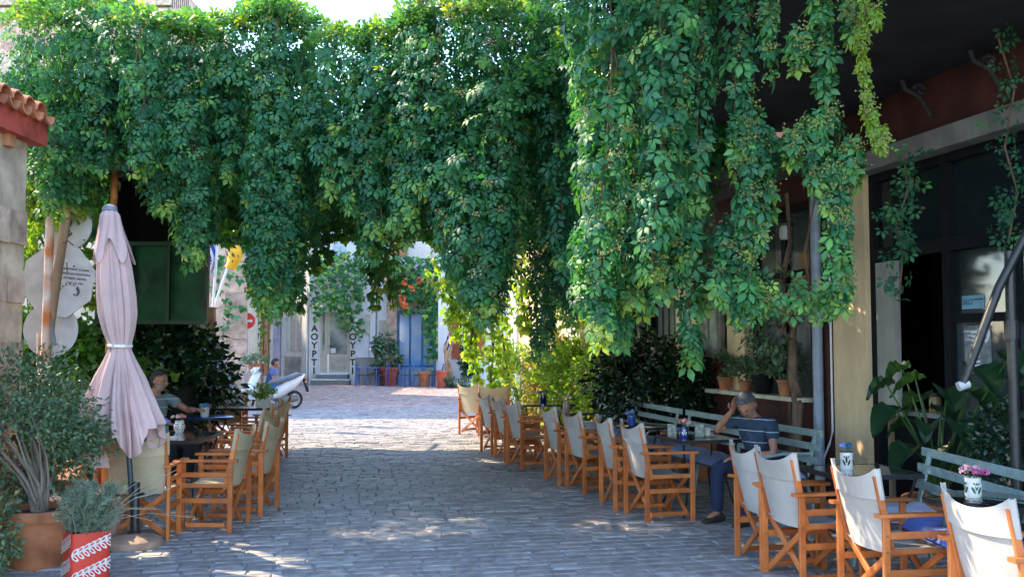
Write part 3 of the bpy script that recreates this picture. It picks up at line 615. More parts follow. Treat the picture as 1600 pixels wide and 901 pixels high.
vine('hanging_vine', 'loose trailing creeper strand with flower heads in front of the ochre pillar', [
    (1285, -60, 130, 32, 5.6), (1290, 60, 330, 32, 5.6), (1245, 55, 95, 28, 5.6), (1268, 180, 290, 28, 5.6), (1300, 230, 480, 28, 5.65), (1315, 300, 480, 15, 5.6), (1325, -60, 60, 39, 5.6), (1240, 210, 240, 21, 5.6), (1330, 220, 275, 21, 5.55)], .088, 70, dens=1.9, base_t=.5, stemr=.004)
vine('hanging_vine', 'thin sunlit strand of small leaves hanging furthest right with a yellow tip', [
    (1350, -60, 60, 12, 5.4), (1345, 30, 120, 9, 5.4), (1352, 90, 190, 9, 5.4), (1362, 170, 215, 9, 5.4), (1378, 205, 232, 9, 5.4), (1368, 10, 45, 13, 5.4)], .052, 6, dens=1.0, base_t=.75, m=M_lime, stemr=.004)  # yellow leaf tint imitates sun falling on the strand from above
# loop that joins the two right strands

def garland(name, label, pts, Y, size, n, width, m=None, base_t=.6, ncl=10, tp=None):
    pts = [at(x, y, Y) for x, y in pts]; k = rng.integers(0, len(pts) - 1, n); u = rng.random(n)
    Pn = np.array([list(pts[i].lerp(pts[i + 1], uu)) for i, uu in zip(k, u)]) + rn(n, width)
    t = thing(name, label, VC, tuple(pts[0]))
    D = np.array([0, 0, -.8]) + rn(n, .5); N_ = np.array([0, -1, .5]) + rn(n, .4)
    leaves('leaves', m or M_leaf, Pn, D, N_, size * rng.uniform(.6, 1.1, n), rng.normal(base_t, .2, n), t, tp or T_PALM)
    MB().tube(pts, .008, 6).build('stem', M_stem, t, True, world=True)
    if ncl: berries(Pn, ncl, M_ber, t)
    return t
garland('hanging_vine', 'horizontal loop of creeper swinging low between the two right strands', [(1110, 440), (1150, 462), (1190, 468), (1230, 460), (1265, 470), (1285, 482), (1300, 440)], 5.85, .085, 130, .05)
garland('hanging_vine', 'small dim creeper strand hanging on the dark shop window beside the pillar', [(1412, 235), (1418, 300), (1400, 350), (1410, 400), (1405, 465)], 7.6, .10, 60, .06, base_t=.2, ncl=0)  # this and the next strand: wall shadow put into a darker leaf tint
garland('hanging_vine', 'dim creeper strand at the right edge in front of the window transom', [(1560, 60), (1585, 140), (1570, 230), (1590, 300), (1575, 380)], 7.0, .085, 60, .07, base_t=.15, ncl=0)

# vines hanging off the back of the pergola (seen against the light)
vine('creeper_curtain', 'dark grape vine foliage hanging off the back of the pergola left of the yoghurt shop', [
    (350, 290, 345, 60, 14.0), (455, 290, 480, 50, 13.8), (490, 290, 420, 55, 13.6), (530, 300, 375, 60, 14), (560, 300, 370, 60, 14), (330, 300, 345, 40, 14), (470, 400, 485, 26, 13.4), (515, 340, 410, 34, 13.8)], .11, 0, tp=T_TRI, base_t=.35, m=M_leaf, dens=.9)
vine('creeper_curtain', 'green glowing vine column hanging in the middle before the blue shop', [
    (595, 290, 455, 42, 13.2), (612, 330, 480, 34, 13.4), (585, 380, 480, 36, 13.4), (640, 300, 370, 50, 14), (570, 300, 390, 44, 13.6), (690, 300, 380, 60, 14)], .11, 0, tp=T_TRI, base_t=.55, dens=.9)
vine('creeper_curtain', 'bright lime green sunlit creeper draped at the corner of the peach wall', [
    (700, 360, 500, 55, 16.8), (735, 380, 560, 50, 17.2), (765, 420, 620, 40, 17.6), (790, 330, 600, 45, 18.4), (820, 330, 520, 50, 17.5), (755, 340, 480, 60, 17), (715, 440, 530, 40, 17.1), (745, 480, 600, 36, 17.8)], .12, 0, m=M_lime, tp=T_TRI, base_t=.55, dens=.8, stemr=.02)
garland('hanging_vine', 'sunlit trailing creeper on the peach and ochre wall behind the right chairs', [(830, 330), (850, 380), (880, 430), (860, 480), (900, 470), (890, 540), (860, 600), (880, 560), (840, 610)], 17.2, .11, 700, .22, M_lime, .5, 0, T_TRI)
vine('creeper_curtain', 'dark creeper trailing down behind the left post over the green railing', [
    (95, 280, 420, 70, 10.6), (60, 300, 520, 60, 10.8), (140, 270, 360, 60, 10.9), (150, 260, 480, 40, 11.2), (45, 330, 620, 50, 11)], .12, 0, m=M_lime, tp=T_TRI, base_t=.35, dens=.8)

# leafy roof of the pergola
n = 34000
u = rng.random(n); v = rng.random(n) ** 1.15
ys = 8.3 + 9.4 * v; xl = -10.5; xr = 5.4 - K0 * ys
yf = np.where(np.abs(u) >= 0, ys, ys)
xs = xl + (xr - xl) * u
front = 9.0 - np.clip(xs + 2.6, 0, 6) * .58          # the front edge comes nearer on the right
ys = front + (16.8 - front) * v
zz = 3.85 + .22 * np.sin(xs * 1.3 + ys * .7) + .16 * np.sin(xs * 2.9 - ys * 1.7) + rng.normal(0, .10, n) 
hole = (np.sin(xs * 2.3 + 1.1 * np.sin(ys * 1.3)) * np.sin(ys * 2.1 + xs * .7)) > .93
keep = ~hole & ~((xs > -6.9) & (xs < -4.8) & (ys > 8.9) & (ys < 10.4)) & ~((xs > .6) & (ys < 9.5) & (ys > 5.0)); Pn = np.stack([xs, ys, zz], 1)[keep]; k = len(Pn)
t = thing('creeper_roof', 'thick leafy creeper roof lying over the pergola above the street', 'creeper', (-1, 12, 3.8))
bl = Pn[:, 1] < front[keep] + 2.4
def roofl(Q_, sz, tp_):
    k = len(Q_); leaves('leaves', M_leaf, Q_, np.array([0, 0, -.25]) + rn(k, .7), np.array([0, 0, 1.0]) + rn(k, .45), sz * rng.uniform(.7, 1.2, k), rng.normal(.45, .2, k), t, tp_)
roofl(Pn[~bl], .185, T_ROOF); Q_ = np.concatenate([Pn[bl], Pn[bl] + rn(bl.sum(), .09)]); roofl(Q_, .10, T_PALM)
mb = MB()
for i in range(26):
    y0 = random.uniform(10.6, 16.6); mb.tube([(-8 + 1.4 * j, y0 + .5 * math.sin(j * .9 + i), 3.74 + .06 * math.sin(j * 2 + i)) for j in range(9 if y0 < 12 else 8)], .018, 6)
mb.build('branches', M_bark, t, world=True)

# ---------------------------------------------------------------- shrubs and pots
def pot(name, label, loc, r, h, m=M_terra, parent=None, fill=True, tilt=None):
    mb = MB().lathe([(r * .68, 0), (r * .72, .01), (r * .93, h * .80), (r * .93, h * .82), (r * 1.03, h * .82), (r * 1.05, h * .85), (r * 1.05, h * .97), (r * 1.0, h), (r * .9, h), (r * .88, h * .9), (.001, h * .88)], n=28)
    if parent is not None:
        o = mb.build(name, m, parent, True); o.location = Vector(loc) - parent_mat(parent).translation; 
    else:
        o = tag(mb.build(name, m, None, True), label, 'pot'); o.location = loc
    if fill:
        s = MB().lathe([(r * .88, h * .90), (r * .5, h * .93), (.001, h * .94)], n=20).build('soil', M_soil, o)
    if tilt: o.rotation_euler = tilt
    return o
b1 = gnd(50, 888)
p_ = pot('flower_pot', 'big terracotta pot with a moulded rim at the left front under the grey green shrub', (b1.x, b1.y + .1, 0), .27, .42)
bush('shrub', 'large open grey green shrub in the big terracotta pot at the left front', 'shrub', (-3.70, 7.3, .96), (.62, .5, .54), 8000, .042, M_bush, T_ONE, 60, tint=(.38, .2), spread=.30, trunk=(b1.x, b1.y + .1, .38), stems=22, mbark=mat('grey_twig', (.24, .19, .15), .8, .2), base=0)
bush('creeping_plant', 'leafy creeping plant spilling down the front of the big terracotta pot', 'plant', (-3.62, 6.75, .32), (.24, .12, .34), 900, .045, M_bush, T_ONE, 26, tint=(.45, .2), stems=5, trunk=(b1.x - .1, 6.9, .42))
bush('shrub', 'low green shrub tangle below the round sign backs', 'shrub', (-4.3, 9.0, .75), (.8, .5, .75), 3200, .07, M_bush, T_ONE, 40, tint=(.3, .2))
bush('shrub', 'sunlit green shrub behind the sign backs and the parasol', 'shrub', (-5.3, 11.2, .95), (1.1, .7, .95), 3600, .09, M_lime, T_TRI, 36, tint=(.15, .2))
tp2 = at(125, 750, 7.9)
for xx, yy, zz_, ang, lab in ((tp2.x, 7.9, .52, (R(40), R(-20), 0), 'terracotta pot tipped on its side beside the shrub'), (tp2.x + .08, 8.3, .70, (R(100), 0, R(30)), 'small terracotta pot lying behind the tipped pot')):
    pot('flower_pot', lab, (xx, yy, zz_ - .12), .15, .25, fill=False, tilt=ang)
st = tag(MB().box(tp2.x - .35, tp2.x + .3, 7.75, 8.5, 0, .36).build('stone_block', M_stone), 'rough stone block under the tipped terracotta pots', 'stone block')
# red tin with white leaf bands
tl = gnd(117, 925); tb = thing('tin_planter', 'red square tin planter with white leaf bands at the front left', 'planter', (tl.x, tl.y + .15, 0), R(38))
M_tin = mat('red_tin', (.60, .035, .015), .35, .12, 5, .05, coat=.3)
hw = .125; hh = .375
def rsq(hw, z, r=.03): 
    return [Vector((sx * (hw - r) + r * math.cos(a), sy * (hw - r) + r * math.sin(a), z)) for sx, sy, a0 in ((1, 1, 0), (-1, 1, 90), (-1, -1, 180), (1, -1, 270)) for a in (R(a0), R(a0 + 30), R(a0 + 60), R(a0 + 90))]
MB().loft([rsq(hw, 0), rsq(hw, .02), rsq(hw, hh), rsq(hw - .006, hh), rsq(hw - .006, hh - .04)]).build('tin', M_tin, tb, True)
MB().box(-hw + .02, hw - .02, -hw + .02, hw - .02, hh - .06, hh - .03).build('soil', M_soil, tb)
M_wp = mat('white_print', (.72, .70, .70), .5, .04)
for face in range(2):
    for band in range(2):
        mb = MB()
        for k in range(7):
            u0 = -hw + .02 + k * .035; z0 = .285 - band * .15 + (.013 * k - .045) * (1 if face == 0 else -1)
            for s_ in (1, -1):
                ring = []; ri2 = []
                for q in range(10):
                    a = q * 2 * math.pi / 10; lx = .030 * math.cos(a); lz = .0125 * math.sin(a)
                    ca, sa = math.cos(s_ * .75), math.sin(s_ * .75)
                    for sc2, arr in ((1, ring), (.5, ri2)): arr.append((u0 + .005 + lx * ca * sc2 - lz * sa * sc2, z0 + s_ * .021 + lx * sa * sc2 + lz * ca * sc2))
                pts = [(a, b) for a, b in ring + ri2]; pts = [(min(max(a, -hw + .004), hw - .004), b) for a, b in pts]
                vs = [(a, -hw - .0015, b) if face == 0 else (-hw - .0015, a, b) for a, b in pts]
                mb.add(vs, [(q, (q + 1) % 10, (q + 1) % 10 + 10, q + 10) for q in range(10)])
            mb.add([((u0 - .021, -hw - .0015, z0 - .004) if face == 0 else (-hw - .0015, u0 - .02, z0 - .004)), ((u0 + .02, -hw - .0015, z0 + .006) if face == 0 else (-hw - .0015, u0 + .02, z0 + .006)), ((u0 + .02, -hw - .0015, z0 + .010) if face == 0 else (-hw - .0015, u0 + .02, z0 + .010)), ((u0 - .02, -hw - .0015, z0) if face == 0 else (-hw - .0015, u0 - .02, z0))], [(0, 1, 2, 3)])
        bo_ = mb.build('leaf_band', M_wp, tb); bo_['kind'] = 'stuff'
# lavender
lv_ = thing('lavender', 'silvery lavender bush growing in the red tin planter', 'plant', (tl.x, tl.y + .15, .34))
mb = MB(); Pl = []; Dl = []
for i in range(95):
    a = random.uniform(0, 6.28); r0 = random.uniform(0, .10); b = Vector((tl.x + r0 * math.cos(a), tl.y + .15 + r0 * math.sin(a), .34))
    d = Vector((random.gauss(.22, .40), random.gauss(0, .30), 1)).normalized(); L = random.uniform(.16, .40)
    e = b + d * L; c_ = (b + e) / 2 + Vector((random.gauss(0, .02), random.gauss(0, .02), .02)); mb.tube([b, c_, e], [.003, .0025, .001], 4)
    for q in range(26):
        u_ = .15 + .85 * q / 26; p = b.lerp(e, u_); Pl.append(p); Dl.append(d * .7 + Vector((random.gauss(0, .6), random.gauss(0, .6), random.gauss(0, .3))))
for i in range(9):
    b = Vector((tl.x + .08, tl.y + .12, .42)); e = b + Vector((random.uniform(.3, .62), random.uniform(-.1, .2), random.uniform(-.02, .35))); mb.tube([b, (b + e) / 2 + Vector((0, 0, .05)), e], .002, 4)
mb.build('stalks', mat('lavender_stalk', (.35, .32, .22), .8), lv_, world=True)
leaves('foliage', M_lav, [list(p) for p in Pl], [list(d) for d in Dl], rn(len(Pl)), rng.uniform(.03, .06, len(Pl)), rng.random(len(Pl)), lv_, T_NEEDLE)
# dark laurels
bush('laurel_bush', 'dark glossy laurel bush behind the seated man on the left', 'bush', (-5.1, 13.6, .95), (1.1, .7, 1.05), 5200, .13, M_laurel, T_ONE, 60, tint=(.25, .25), stems=9)
bush('laurel_bush', 'lit fringe of laurel foliage leaning toward the scooter', 'bush', (-4.75, 14.6, 1.05), (.58, .5, .75), 1700, .13, M_laurel, T_ONE, 34, tint=(.62, .25), stems=6)  # lighter leaf tint stands in for sun on the edge of the bush
bush('laurel_bush', 'tall dark shrub hanging under the green shutter', 'bush', (-4.9, 12.6, 1.45), (.9, .5, .6), 2600, .11, M_laurel, T_TRI, 30, tint=(.45, .25), stems=4, trunk=(-5, 12.6, .3))
bush('laurel_bush', 'big dark laurel bush between the bench and the barred window', 'bush', (2.15, 13.3, 1.05), (1.0, .62, .70), 5200, .12, M_laurel, T_ONE, 60, tint=(.22, .22), stems=9)
# bright plants by the sunlit wall
for i, (px, yy, Y, w_, h_, m_, tp_, nn, lab) in enumerate([
    (800, 640, 19.2, .55, .75, M_lime, T_NARROW, 2600, 'feathery sunlit plant nearest the white corner'), (845, 640, 18.0, .55, .80, mat('olive_leaf', (.1, .1, .1), .6, .1, 9, .1, tint=[(0, (.13, .12, .04)), (1, (.26, .22, .08))], trans=.35), T_NARROW, 2400, 'olive brown feathery sunlit plant second from the white corner'),
    (885, 640, 16.8, .6, .75, M_lime, T_NARROW, 2600, 'bright green narrow leaved plant before the red slatted door'), (915, 640, 15.6, .5, .65, M_lime, T_ONE, 1500, 'leafy green plant at the far end of the pale bench')]):
    c_ = at(px, 590, Y); bush('potted_plant', lab, 'plant', (c_.x + .25, Y, .95), (w_, .5, h_), nn, .15 if tp_ is T_NARROW else .11, m_, tp_, 34, tint=(.5, .25), stems=8, up=.2)
    pot('flower_pot', 'terracotta pot under the ' + lab, (c_.x + .25, Y, 0), .24, .36, M_terra)
sp_ = thing('spider_plant', 'spiky grass like plant behind the far end of the pale bench', 'plant', (1.55, 14.6, .75)); n = 160
aa = rng.uniform(0, 6.28, n); Pn = np.stack([1.62 + .05 * np.cos(aa), 14.3 + .05 * np.sin(aa), np.full(n, .62)], 1); Dn = np.stack([np.cos(aa) * .6, np.sin(aa) * .6, np.full(n, 1.0)], 1) + rn(n, .15)
leaves('foliage', M_lime, Pn, Dn, np.stack([-np.cos(aa), -np.sin(aa), np.full(n, .6)], 1), rng.uniform(.3, .5, n), rng.random(n) * .6, sp_, tpl([leaflet(1, .04, droop=.35)]))
pot('flower_pot', 'terracotta pot with the spiky plant behind the pale bench', (1.62, 14.3, 0), .2, .62)
for x_, y_, lab in ((2.0, 11.9, 'left'), (2.3, 11.6, 'right')): pot('flower_pot', 'plain terracotta pot standing behind the bench slats under the laurel, %s of the pair' % lab, (x_, y_, 0), .17, .55)
# pots on the sill
for t_, r_, h_, lab, nn, zz_ in ((12.25, .09, .16, 'small terracotta pot with a leafy herb at the left end of the window sill', 500, .17), (11.7, .08, .13, 'terracotta pot with trailing leaves in the middle of the window sill', 500, .15), (11.25, .13, .22, 'dark broad planter on the window sill', 700, .2), (10.72, .10, .18, 'terracotta pot with an upright fern at the right end of the window sill', 600, .2)):
    c_ = W(t_, .13, 1.045); o = thing('potted_plant', lab, 'potted plant', c_)
    MB().lathe([(r_ * .7, 0), (r_ * .95, h_ * .8), (r_ * 1.05, h_ * .82), (r_ * 1.05, h_), (r_ * .9, h_), (.001, h_ * .9)], n=18).build('pot', M_terra if nn != 700 else M_frame, o, True)
    P2, O2 = clump_cloud((0, 0, h_ + zz_ * .8), (r_ * 1.9, r_ * 1.5, zz_), nn, 14, .4)
    leaves('foliage', M_bush, P2 + np.array(c_), O2 + rn(nn, .5), O2 + np.array([0, 0, .5]) + rn(nn, .3), rng.uniform(.03, .06, nn), rng.normal(.3, .2, nn), o, T_ONE)
# wall vine trunk
vt = thing('vine_trunk', 'twisting grey vine trunk climbing the red wall beside the ochre pillar', 'vine', W(10.35, .2, 0))
def tp3(pts, wo=.22): return [W(wt(x), wo, 0) * 1 for x, y in pts]
tr = [(10.3, .22, 0), (10.35, .25, .5), (10.32, .22, .95), (10.5, .18, 1.3), (10.45, .2, 1.65), (10.55, .15, 1.9), (10.75, .15, 2.3), (10.6, .12, 2.75), (10.7, .1, 3.3)]
P('trunk', MB().tube([W(*q) for q in tr], [.075, .065, .06, .055, .045, .035, .03, .025, .02], 9), M_bark, vt, smooth=True)
for br in ([(10.45, .2, 1.65), (10.7, .2, 1.8), (10.95, .2, 2.1), (11.2, .15, 2.15)], [(10.45, .2, 1.7), (10.3, .22, 1.95), (10.1, .2, 2.15), (10.25, .15, 2.6), (10.1, .1, 3.2)], [(10.6, .18, .3), (10.62, .15, .8), (10.52, .2, 1.2), (10.7, .1, 1.7)]):
    P('branch', MB().tube([W(*q) for q in br], [.03, .025, .02, .015, .01][:len(br)], 7), M_bark, vt, smooth=True)
nn = 420; P2, O2 = clump_cloud(W(10.55, .25, 1.95), (.45, .3, .5), nn, 16, .35); leaves('foliage', M_bush, P2, O2 + np.array([0, 0, -.5]) + rn(nn, .4), O2 + np.array([0, 0, .4]), rng.uniform(.05, .09, nn), rng.normal(.3, .2, nn), vt, T_ONE)
mb = MB(); c_ = W(10.4, .3, 1.98)
for k in range(160):
    p = c_ + Vector((random.gauss(0, .07), random.gauss(0, .05), random.gauss(0, .08))); mb.tube([p, p + Vector((random.gauss(0, .03), random.gauss(0, .03), random.gauss(0, .03)))], .003, 4)
mb.build('dry_clump', mat('dry_seed', (.35, .28, .13), .9), vt, world=True)['kind'] = 'stuff'
# big leaved plant in front of the shop window
bp = thing('elephant_ear_plant', 'big dark arrow leaved plant in a terracotta pot before the shop window', 'plant', W(7.75, .45, 0))
cb = W(7.75, .5, .38); tips = [(1410, 575, 7.9), (1470, 640, 7.6), (1520, 610, 7.2), (1415, 660, 7.7), (1465, 700, 7.5), (1530, 690, 7.1), (1385, 600, 7.6), (1430, 590, 7.7), (1400, 640, 7.4), (1450, 665, 7.2), (1480, 610, 7.3), (1530, 575, 7.0), (1575, 560, 6.8), (1550, 640, 7.0), (1500, 660, 7.1), (1590, 650, 6.8), (1440, 620, 7.8), (1425, 700, 7.5), (1590, 600, 6.7)]
M_ele = mat('elephant_ear_leaf', (.014, .048, .018), .35, .25, 4, .15, 12, trans=.12)
for i, (px, py, Y) in enumerate(tips):
    e = at(px, py, Y); d = (e - cb); hd = Vector((d.x, d.y, 0)).normalized() if d.length > .1 else Vector((1, 0, 0)); Ls = .17 + .05 * (i % 3); side = Vector((-hd.y, hd.x, 0))
    def lf(u, v, e=e, hd=hd, side=side, Ls=Ls, i=i):
        wv = math.sin(min(1, v * 1.0) * math.pi) ** .7 * (1 - .35 * v) * .62; x = (u - .5) * 2
        return e + hd * ((v - .3) * Ls * 1.6 * (.8 if i % 2 else .9)) + side * (x * wv * Ls) + Vector((0, 0, -v * v * Ls * .8 + abs(x) * .09 * math.sin(v * 3) + .012 * math.sin(v * 26)))
    MB().grid(lf, 6, 10).build('leaf', M_ele, bp, True, world=True)
    P('stalk', MB().tube([cb + Vector((random.uniform(-.06, .06), random.uniform(-.06, .06), 0)), cb.lerp(e, .5) + Vector((0, 0, .12)), e], [.014, .010, .006], 6), mat('green_stalk', (.05, .12, .03), .5), bp, smooth=True)
pot('flower_pot', 'large brown terracotta pot holding the arrow leaved plant', W(7.75, .5, 0), .26, .42)
bush('shrub', 'small leafy dark shrub beside the arrow leaved plant at the right edge', 'shrub', tuple(at(1590, 690, 6.4)), (.28, .25, .25), 600, .06, M_laurel, T_ONE, 18, tint=(.2, .2), trunk=(3.35, 6.4, .1), stems=5)
# black folded stand with diagonal arm
cs = thing('parasol_stand', 'black cantilever parasol stand with a diagonal arm before the shop window', 'parasol stand', at(1577, 700, 6.1) * 1)
a1 = at(1577, 392, 6.1); a2 = at(1577, 800, 6.1); P('pole', MB().tube([Vector((a1.x, 6.1, 0.05)), a1], .032, 10), M_black, cs, smooth=True)
P('arm', MB().tube([at(1505, 600, 6.1), at(1560, 450, 6.08), at(1612, 350, 6.05), at(1660, 260, 6.0)], .028, 10), M_black, cs, smooth=True); P('joint', MB().tube([at(1497, 604, 6.1), at(1513, 598, 6.1)], .03, 10), M_lightm, cs)
P('collar', MB().lathe([(.045, 0), (.045, .12)], (a1.x, 6.1, at(1577, 530, 6.1).z), 12), M_black, cs); P('foot', MB().box(a1.x - .3, a1.x + .3, 5.85, 6.35, 0, .05), M_black, cs)
# ---------------------------------------------------------------- director's chairs (local: faces +Y, floor centre at the origin)
def make_chair(mcan, name='folding_chair'):
    t = thing(name, 'chair', 'chair')
    hw = .262; yb, yf_ = -.20, .24
    for s in (-1, 1):
        x = s * hw
        for y in (yb, yf_): MB().bar((x, y, 0), (x, y, .605), .024, .044, (1, 0, 0)).build('leg', M_wood, t)
        MB().bar((x, yb - .06, .617), (x, yf_ + .05, .617), .058, .022, (1, 0, 0)).build('arm_rest', M_wood, t)
        for z, h in ((.50, .042), (.28, .042)): MB().bar((x, yb + .022, z), (x, yf_ - .022, z), .018, h, (1, 0, 0)).build('side_rail', M_wood, t)
        MB().bar((x * .95, yb + .02, .405), (x * .95, yf_ - .02, .405), .030, .034, (1, 0, 0)).build('seat_rail', M_wood, t)
        MB().bar((x * .86, yb + .05, .07), (x * .86, yf_ - .05, .07), .022, .036, (1, 0, 0)).build('foot_rail', M_wood, t)
        # crossing legs, front pair and back pair
        for y in (yb + .045, yf_ - .045):
            yy = y + s * .012
            MB().bar((s * .23, yy, .045), (-s * .245, yy, .39), .042, .020, (0, 0, 1)).build('cross_leg', M_wood, t)
        # back post
        MB().bar((x * .93, yb + .05, .38), (x * .93, yb - .045, .845), .024, .040, (1, 0, 0)).build('back_post', M_wood, t)
        mb = MB()
        for (y, z) in ((yb, .50), (yf_, .50), (yb, .28), (yf_, .28), (yb, .405), (yf_, .405)): mb.tube([(x + s * .0115, y, z), (x + s * .0155, y, z)], .006, 8)
        mb.build('screws', mat('brass_screw', (.5, .38, .18), .3, metal=1), t)
    def seat(u, v):
        x = (u - .5) * 2 * hw * .95; return Vector((x, yb + .03 + v * (yf_ - yb - .05), .425 - .035 * (1 - (abs(u - .5) * 2) ** 2.2)))
    MB().grid(seat, 10, 6).build('seat_canvas', mcan, t, True, thick=.004)
    def back(u, v, off=0.0):
        a = abs(u - .5) * 2; wv = 1 - .16 * (1 - v) ** 2 * 1.2; x = (u - .5) * 2 * (hw * .93 + .014) * wv
        z = .385 + v * .475; yl = yb + .05 - (z - .38) * .205
        bulge = .040 * (1 - a ** 2) * (.5 + .5 * v) + .055 * (1 - v) * (1 - a ** 2) * .4
        dip = -.045 * (1 - a ** 2) * max(0, v - .55) / .45 + .03 * (a ** 4) * max(0, v - .8) / .2
        return Vector((x, yl - bulge - off + (-.024 if a > .98 else 0) * 0, z + dip))
    cv = MB().grid(lambda u, v: back(u, v), 14, 12).build('back_canvas', mcan, t, True, thick=.004)
    MB().grid(lambda u, v: back(u, .68 + .325 * v, .010 + .003 * (v < .1)), 14, 5).build('top_band', mcan, cv, True, thick=.005)
    for s in (0, 1): MB().grid(lambda u, v: back(s + (.02 - .04 * s) * u, .68 + .325 * v) + Vector(((s - .5) * 2 * .012 * math.sin(u * math.pi), .03 * (1 - u) - .01, 0)), 3, 4).build('sleeve', mcan, cv, True, thick=.004)
    return t
PC = make_chair(M_canvas); PL = make_chair(M_canvas2)
GR = 'folding chairs along the right tables'; GL = 'folding chairs round the left tables'
def yaw(dx, dy): return math.atan2(-dx, dy)     # local +Y -> (dx,dy)
def back_at(X, Y, face, off=.24):   # chair whose back top centre stands over X,Y
    f = Vector(face).normalized(); return (X + f.x * off, Y + f.y * off, 0), yaw(f.x, f.y)
for X, Y, fc, lab in [
    (1.715, 7.15, (1, .15), 'white canvas folding chair nearest the seated man, first of the four front right chairs'),
    (1.80, 6.65, (1, .18), 'white folding chair at the square table, second of the four front right ones'),
    (2.09, 5.90, (1, .22), 'white canvas folding chair left of the round table, third of the four front right chairs'),
    (2.26, 4.71, (1, .20), 'white canvas folding chair cut by the right edge of the photo, nearest chair of all'),
    (1.12, 9.04, (1, .22), 'folding chair at the near end of the long right row, seen side on'),
    (.92, 9.62, (1, .22), 'folding chair second from the near end of the long right row'),
    (.66, 10.7, (1, .28), 'folding chair third from the near end of the long right row'),
    (.44, 11.35, (1, .3), 'folding chair fourth from the near end of the long right row'),
    (.00, 12.8, (1, .35), 'folding chair with a broad side rail in the middle of the long right row'),
    (-.20, 13.6, (1, .35), 'folding chair just beyond the middle of the long right row'),
    (-.42, 14.5, (1, .35), 'shaded folding chair third from the far end of the long right row')]:
    loc, rz = back_at(X, Y, fc); place(PC, loc, rz + random.uniform(-.07, .07), lab, GR, random.uniform(.985, 1.02))
for X, Y, fc, lab in [(-.78, 17.4, (.55, .6), 'sunlit folding chair at the far left end of the long right row'),
    (-.32, 17.0, (.1, 1), 'sunlit folding chair, its back square to the camera, at the far end'),
    (1.35, 16.6, (-1, -.2), 'sunlit folding chair on the wall side of the farthest right table')]:
    loc, rz = back_at(X, Y, fc); place(PL, loc, rz, lab, GR, 1.04)
for X, Y, fc, lab in [
    (-3.08, 7.92, (-.06, 1), 'beige folding chair right behind the closed parasol, its back to the camera'),
    (-2.36, 8.55, (-1, .03), 'beige folding chair in full side view beside the glass table'),
    (-2.30, 9.35, (-1, .05), 'beige folding chair second in the left row'),
    (-2.62, 10.4, (-1, .05), 'beige folding chair third in the left row by the blue table'),
    (-2.85, 11.35, (-1, .0), 'beige folding chair fourth in the left row by the blue table'),
    (-3.00, 12.3, (-1, .0), 'beige folding chair fifth in the left row'),
    (-3.18, 13.5, (-1, .05), 'beige folding chair farthest along the left row beside the herb planter'),
    (-4.45, 15.3, (.05, -1), 'beige folding chair facing the camera behind the far left table'),
    (-4.45, 11.1, (1, -.35), 'beige folding chair under the seated man in the grey striped shirt')]:
    loc, rz = back_at(X, Y, fc); place(PL, loc, rz, lab, GL)

# ---------------------------------------------------------------- tables
def table_legs(mb_parent, r, h, m, n=4, cross=True):
    for k in range(n):
        a = k * 2 * math.pi / n + .6; c, s = math.cos(a), math.sin(a)
        MB().tube([(c * r * .78, s * r * .78, h), (c * r * .62, s * r * .62, h - .12), (c * r * .30, s * r * .30, h - .33), (c * r * .34, s * r * .34, .25), (c * r * .85, s * r * .85, .012)], .010, 7).build('leg', m, mb_parent, True)
    MB().lathe([(r * .29, .365), (r * .29, .385), (r * .27, .385), (r * .27, .365)], n=24).build('ring', m, mb_parent, True)
M_glt = mat('black_glass_top', (.012, .016, .018), .06, .1, 10, 0, spec=.8, coat=.6)
M_glg = mat('green_glass_top', (.012, .035, .032), .07, .1, 10, 0, spec=.8, coat=.6)
def round_table(label, X, Y, r, h, mt=M_glt, ml=M_black, tassel=False):
    t = thing('round_table', label, 'table', (X, Y, 0))
    MB().lathe([(r - .03, h - .035), (r, h - .032), (r + .004, h - .018), (r, h - .004), (r - .006, h), (.001, h)], n=40).build('table_top', mt, t, True)
    MB().lathe([(r + .003, h - .03), (r + .010, h - .024), (r + .010, h - .010), (r + .003, h - .006)], n=40).build('rim', ml, t, True)
    table_legs(t, r, h - .03, ml)
    if tassel:
        for k in range(3):
            a = -.6 + k * 2.1; MB().lathe([(.004, 0), (.018, .01), (.016, .05), (.006, .07), (.010, .085), (.004, .10)], (math.cos(a) * r, math.sin(a) * r, h - .14), 8).build('tassel', ml, t, True)
    return t
def rect_table(label, X, Y, a, b, h, rz, mt=M_glt, ml=M_black):
    t = thing('square_table', label, 'table', (X, Y, 0), rz)
    MB().box(-a / 2 + .012, a / 2 - .012, -b / 2 + .012, b / 2 - .012, h - .014, h).build('table_top', mt, t)
    MB().box(-a / 2, a / 2, -b / 2, -b / 2 + .012, h - .03, h + .002).box(-a / 2, a / 2, b / 2 - .012, b / 2, h - .03, h + .002).box(-a / 2, -a / 2 + .012, -b / 2 + .012, b / 2 - .012, h - .03, h + .002).box(a / 2 - .012, a / 2, -b / 2 + .012, b / 2 - .012, h - .03, h + .002).build('rim', ml, t)
    for sx in (-1, 1):
        for sy in (-1, 1):
            MB().tube([(sx * a * .44, sy * b * .44, h - .02), (sx * a * .40, sy * b * .36, h - .16), (sx * a * .30, sy * b * .28, .38), (sx * a * .38, sy * b * .38, .14), (sx * a * .46, sy * b * .46, .01)], .010, 7).build('leg', ml, t, True)
    for sx in (-1, 1): MB().tube([(sx * a * .34, -b * .32, .30), (sx * a * .34, b * .32, .30)], .007, 6).build('stretcher', ml, t)
    return t
HT = .72
round_table('round black glass table with small tassels, nearest table at the right edge', 2.72, 5.62, .31, HT, tassel=True)
rect_table('square black glass table before the ochre pillar', 2.47, 6.9, .64, .60, HT, R(10))
rect_table('narrow black table in front of the man holding his head', 1.80, 9.35, .62, .62, HT, R(14))
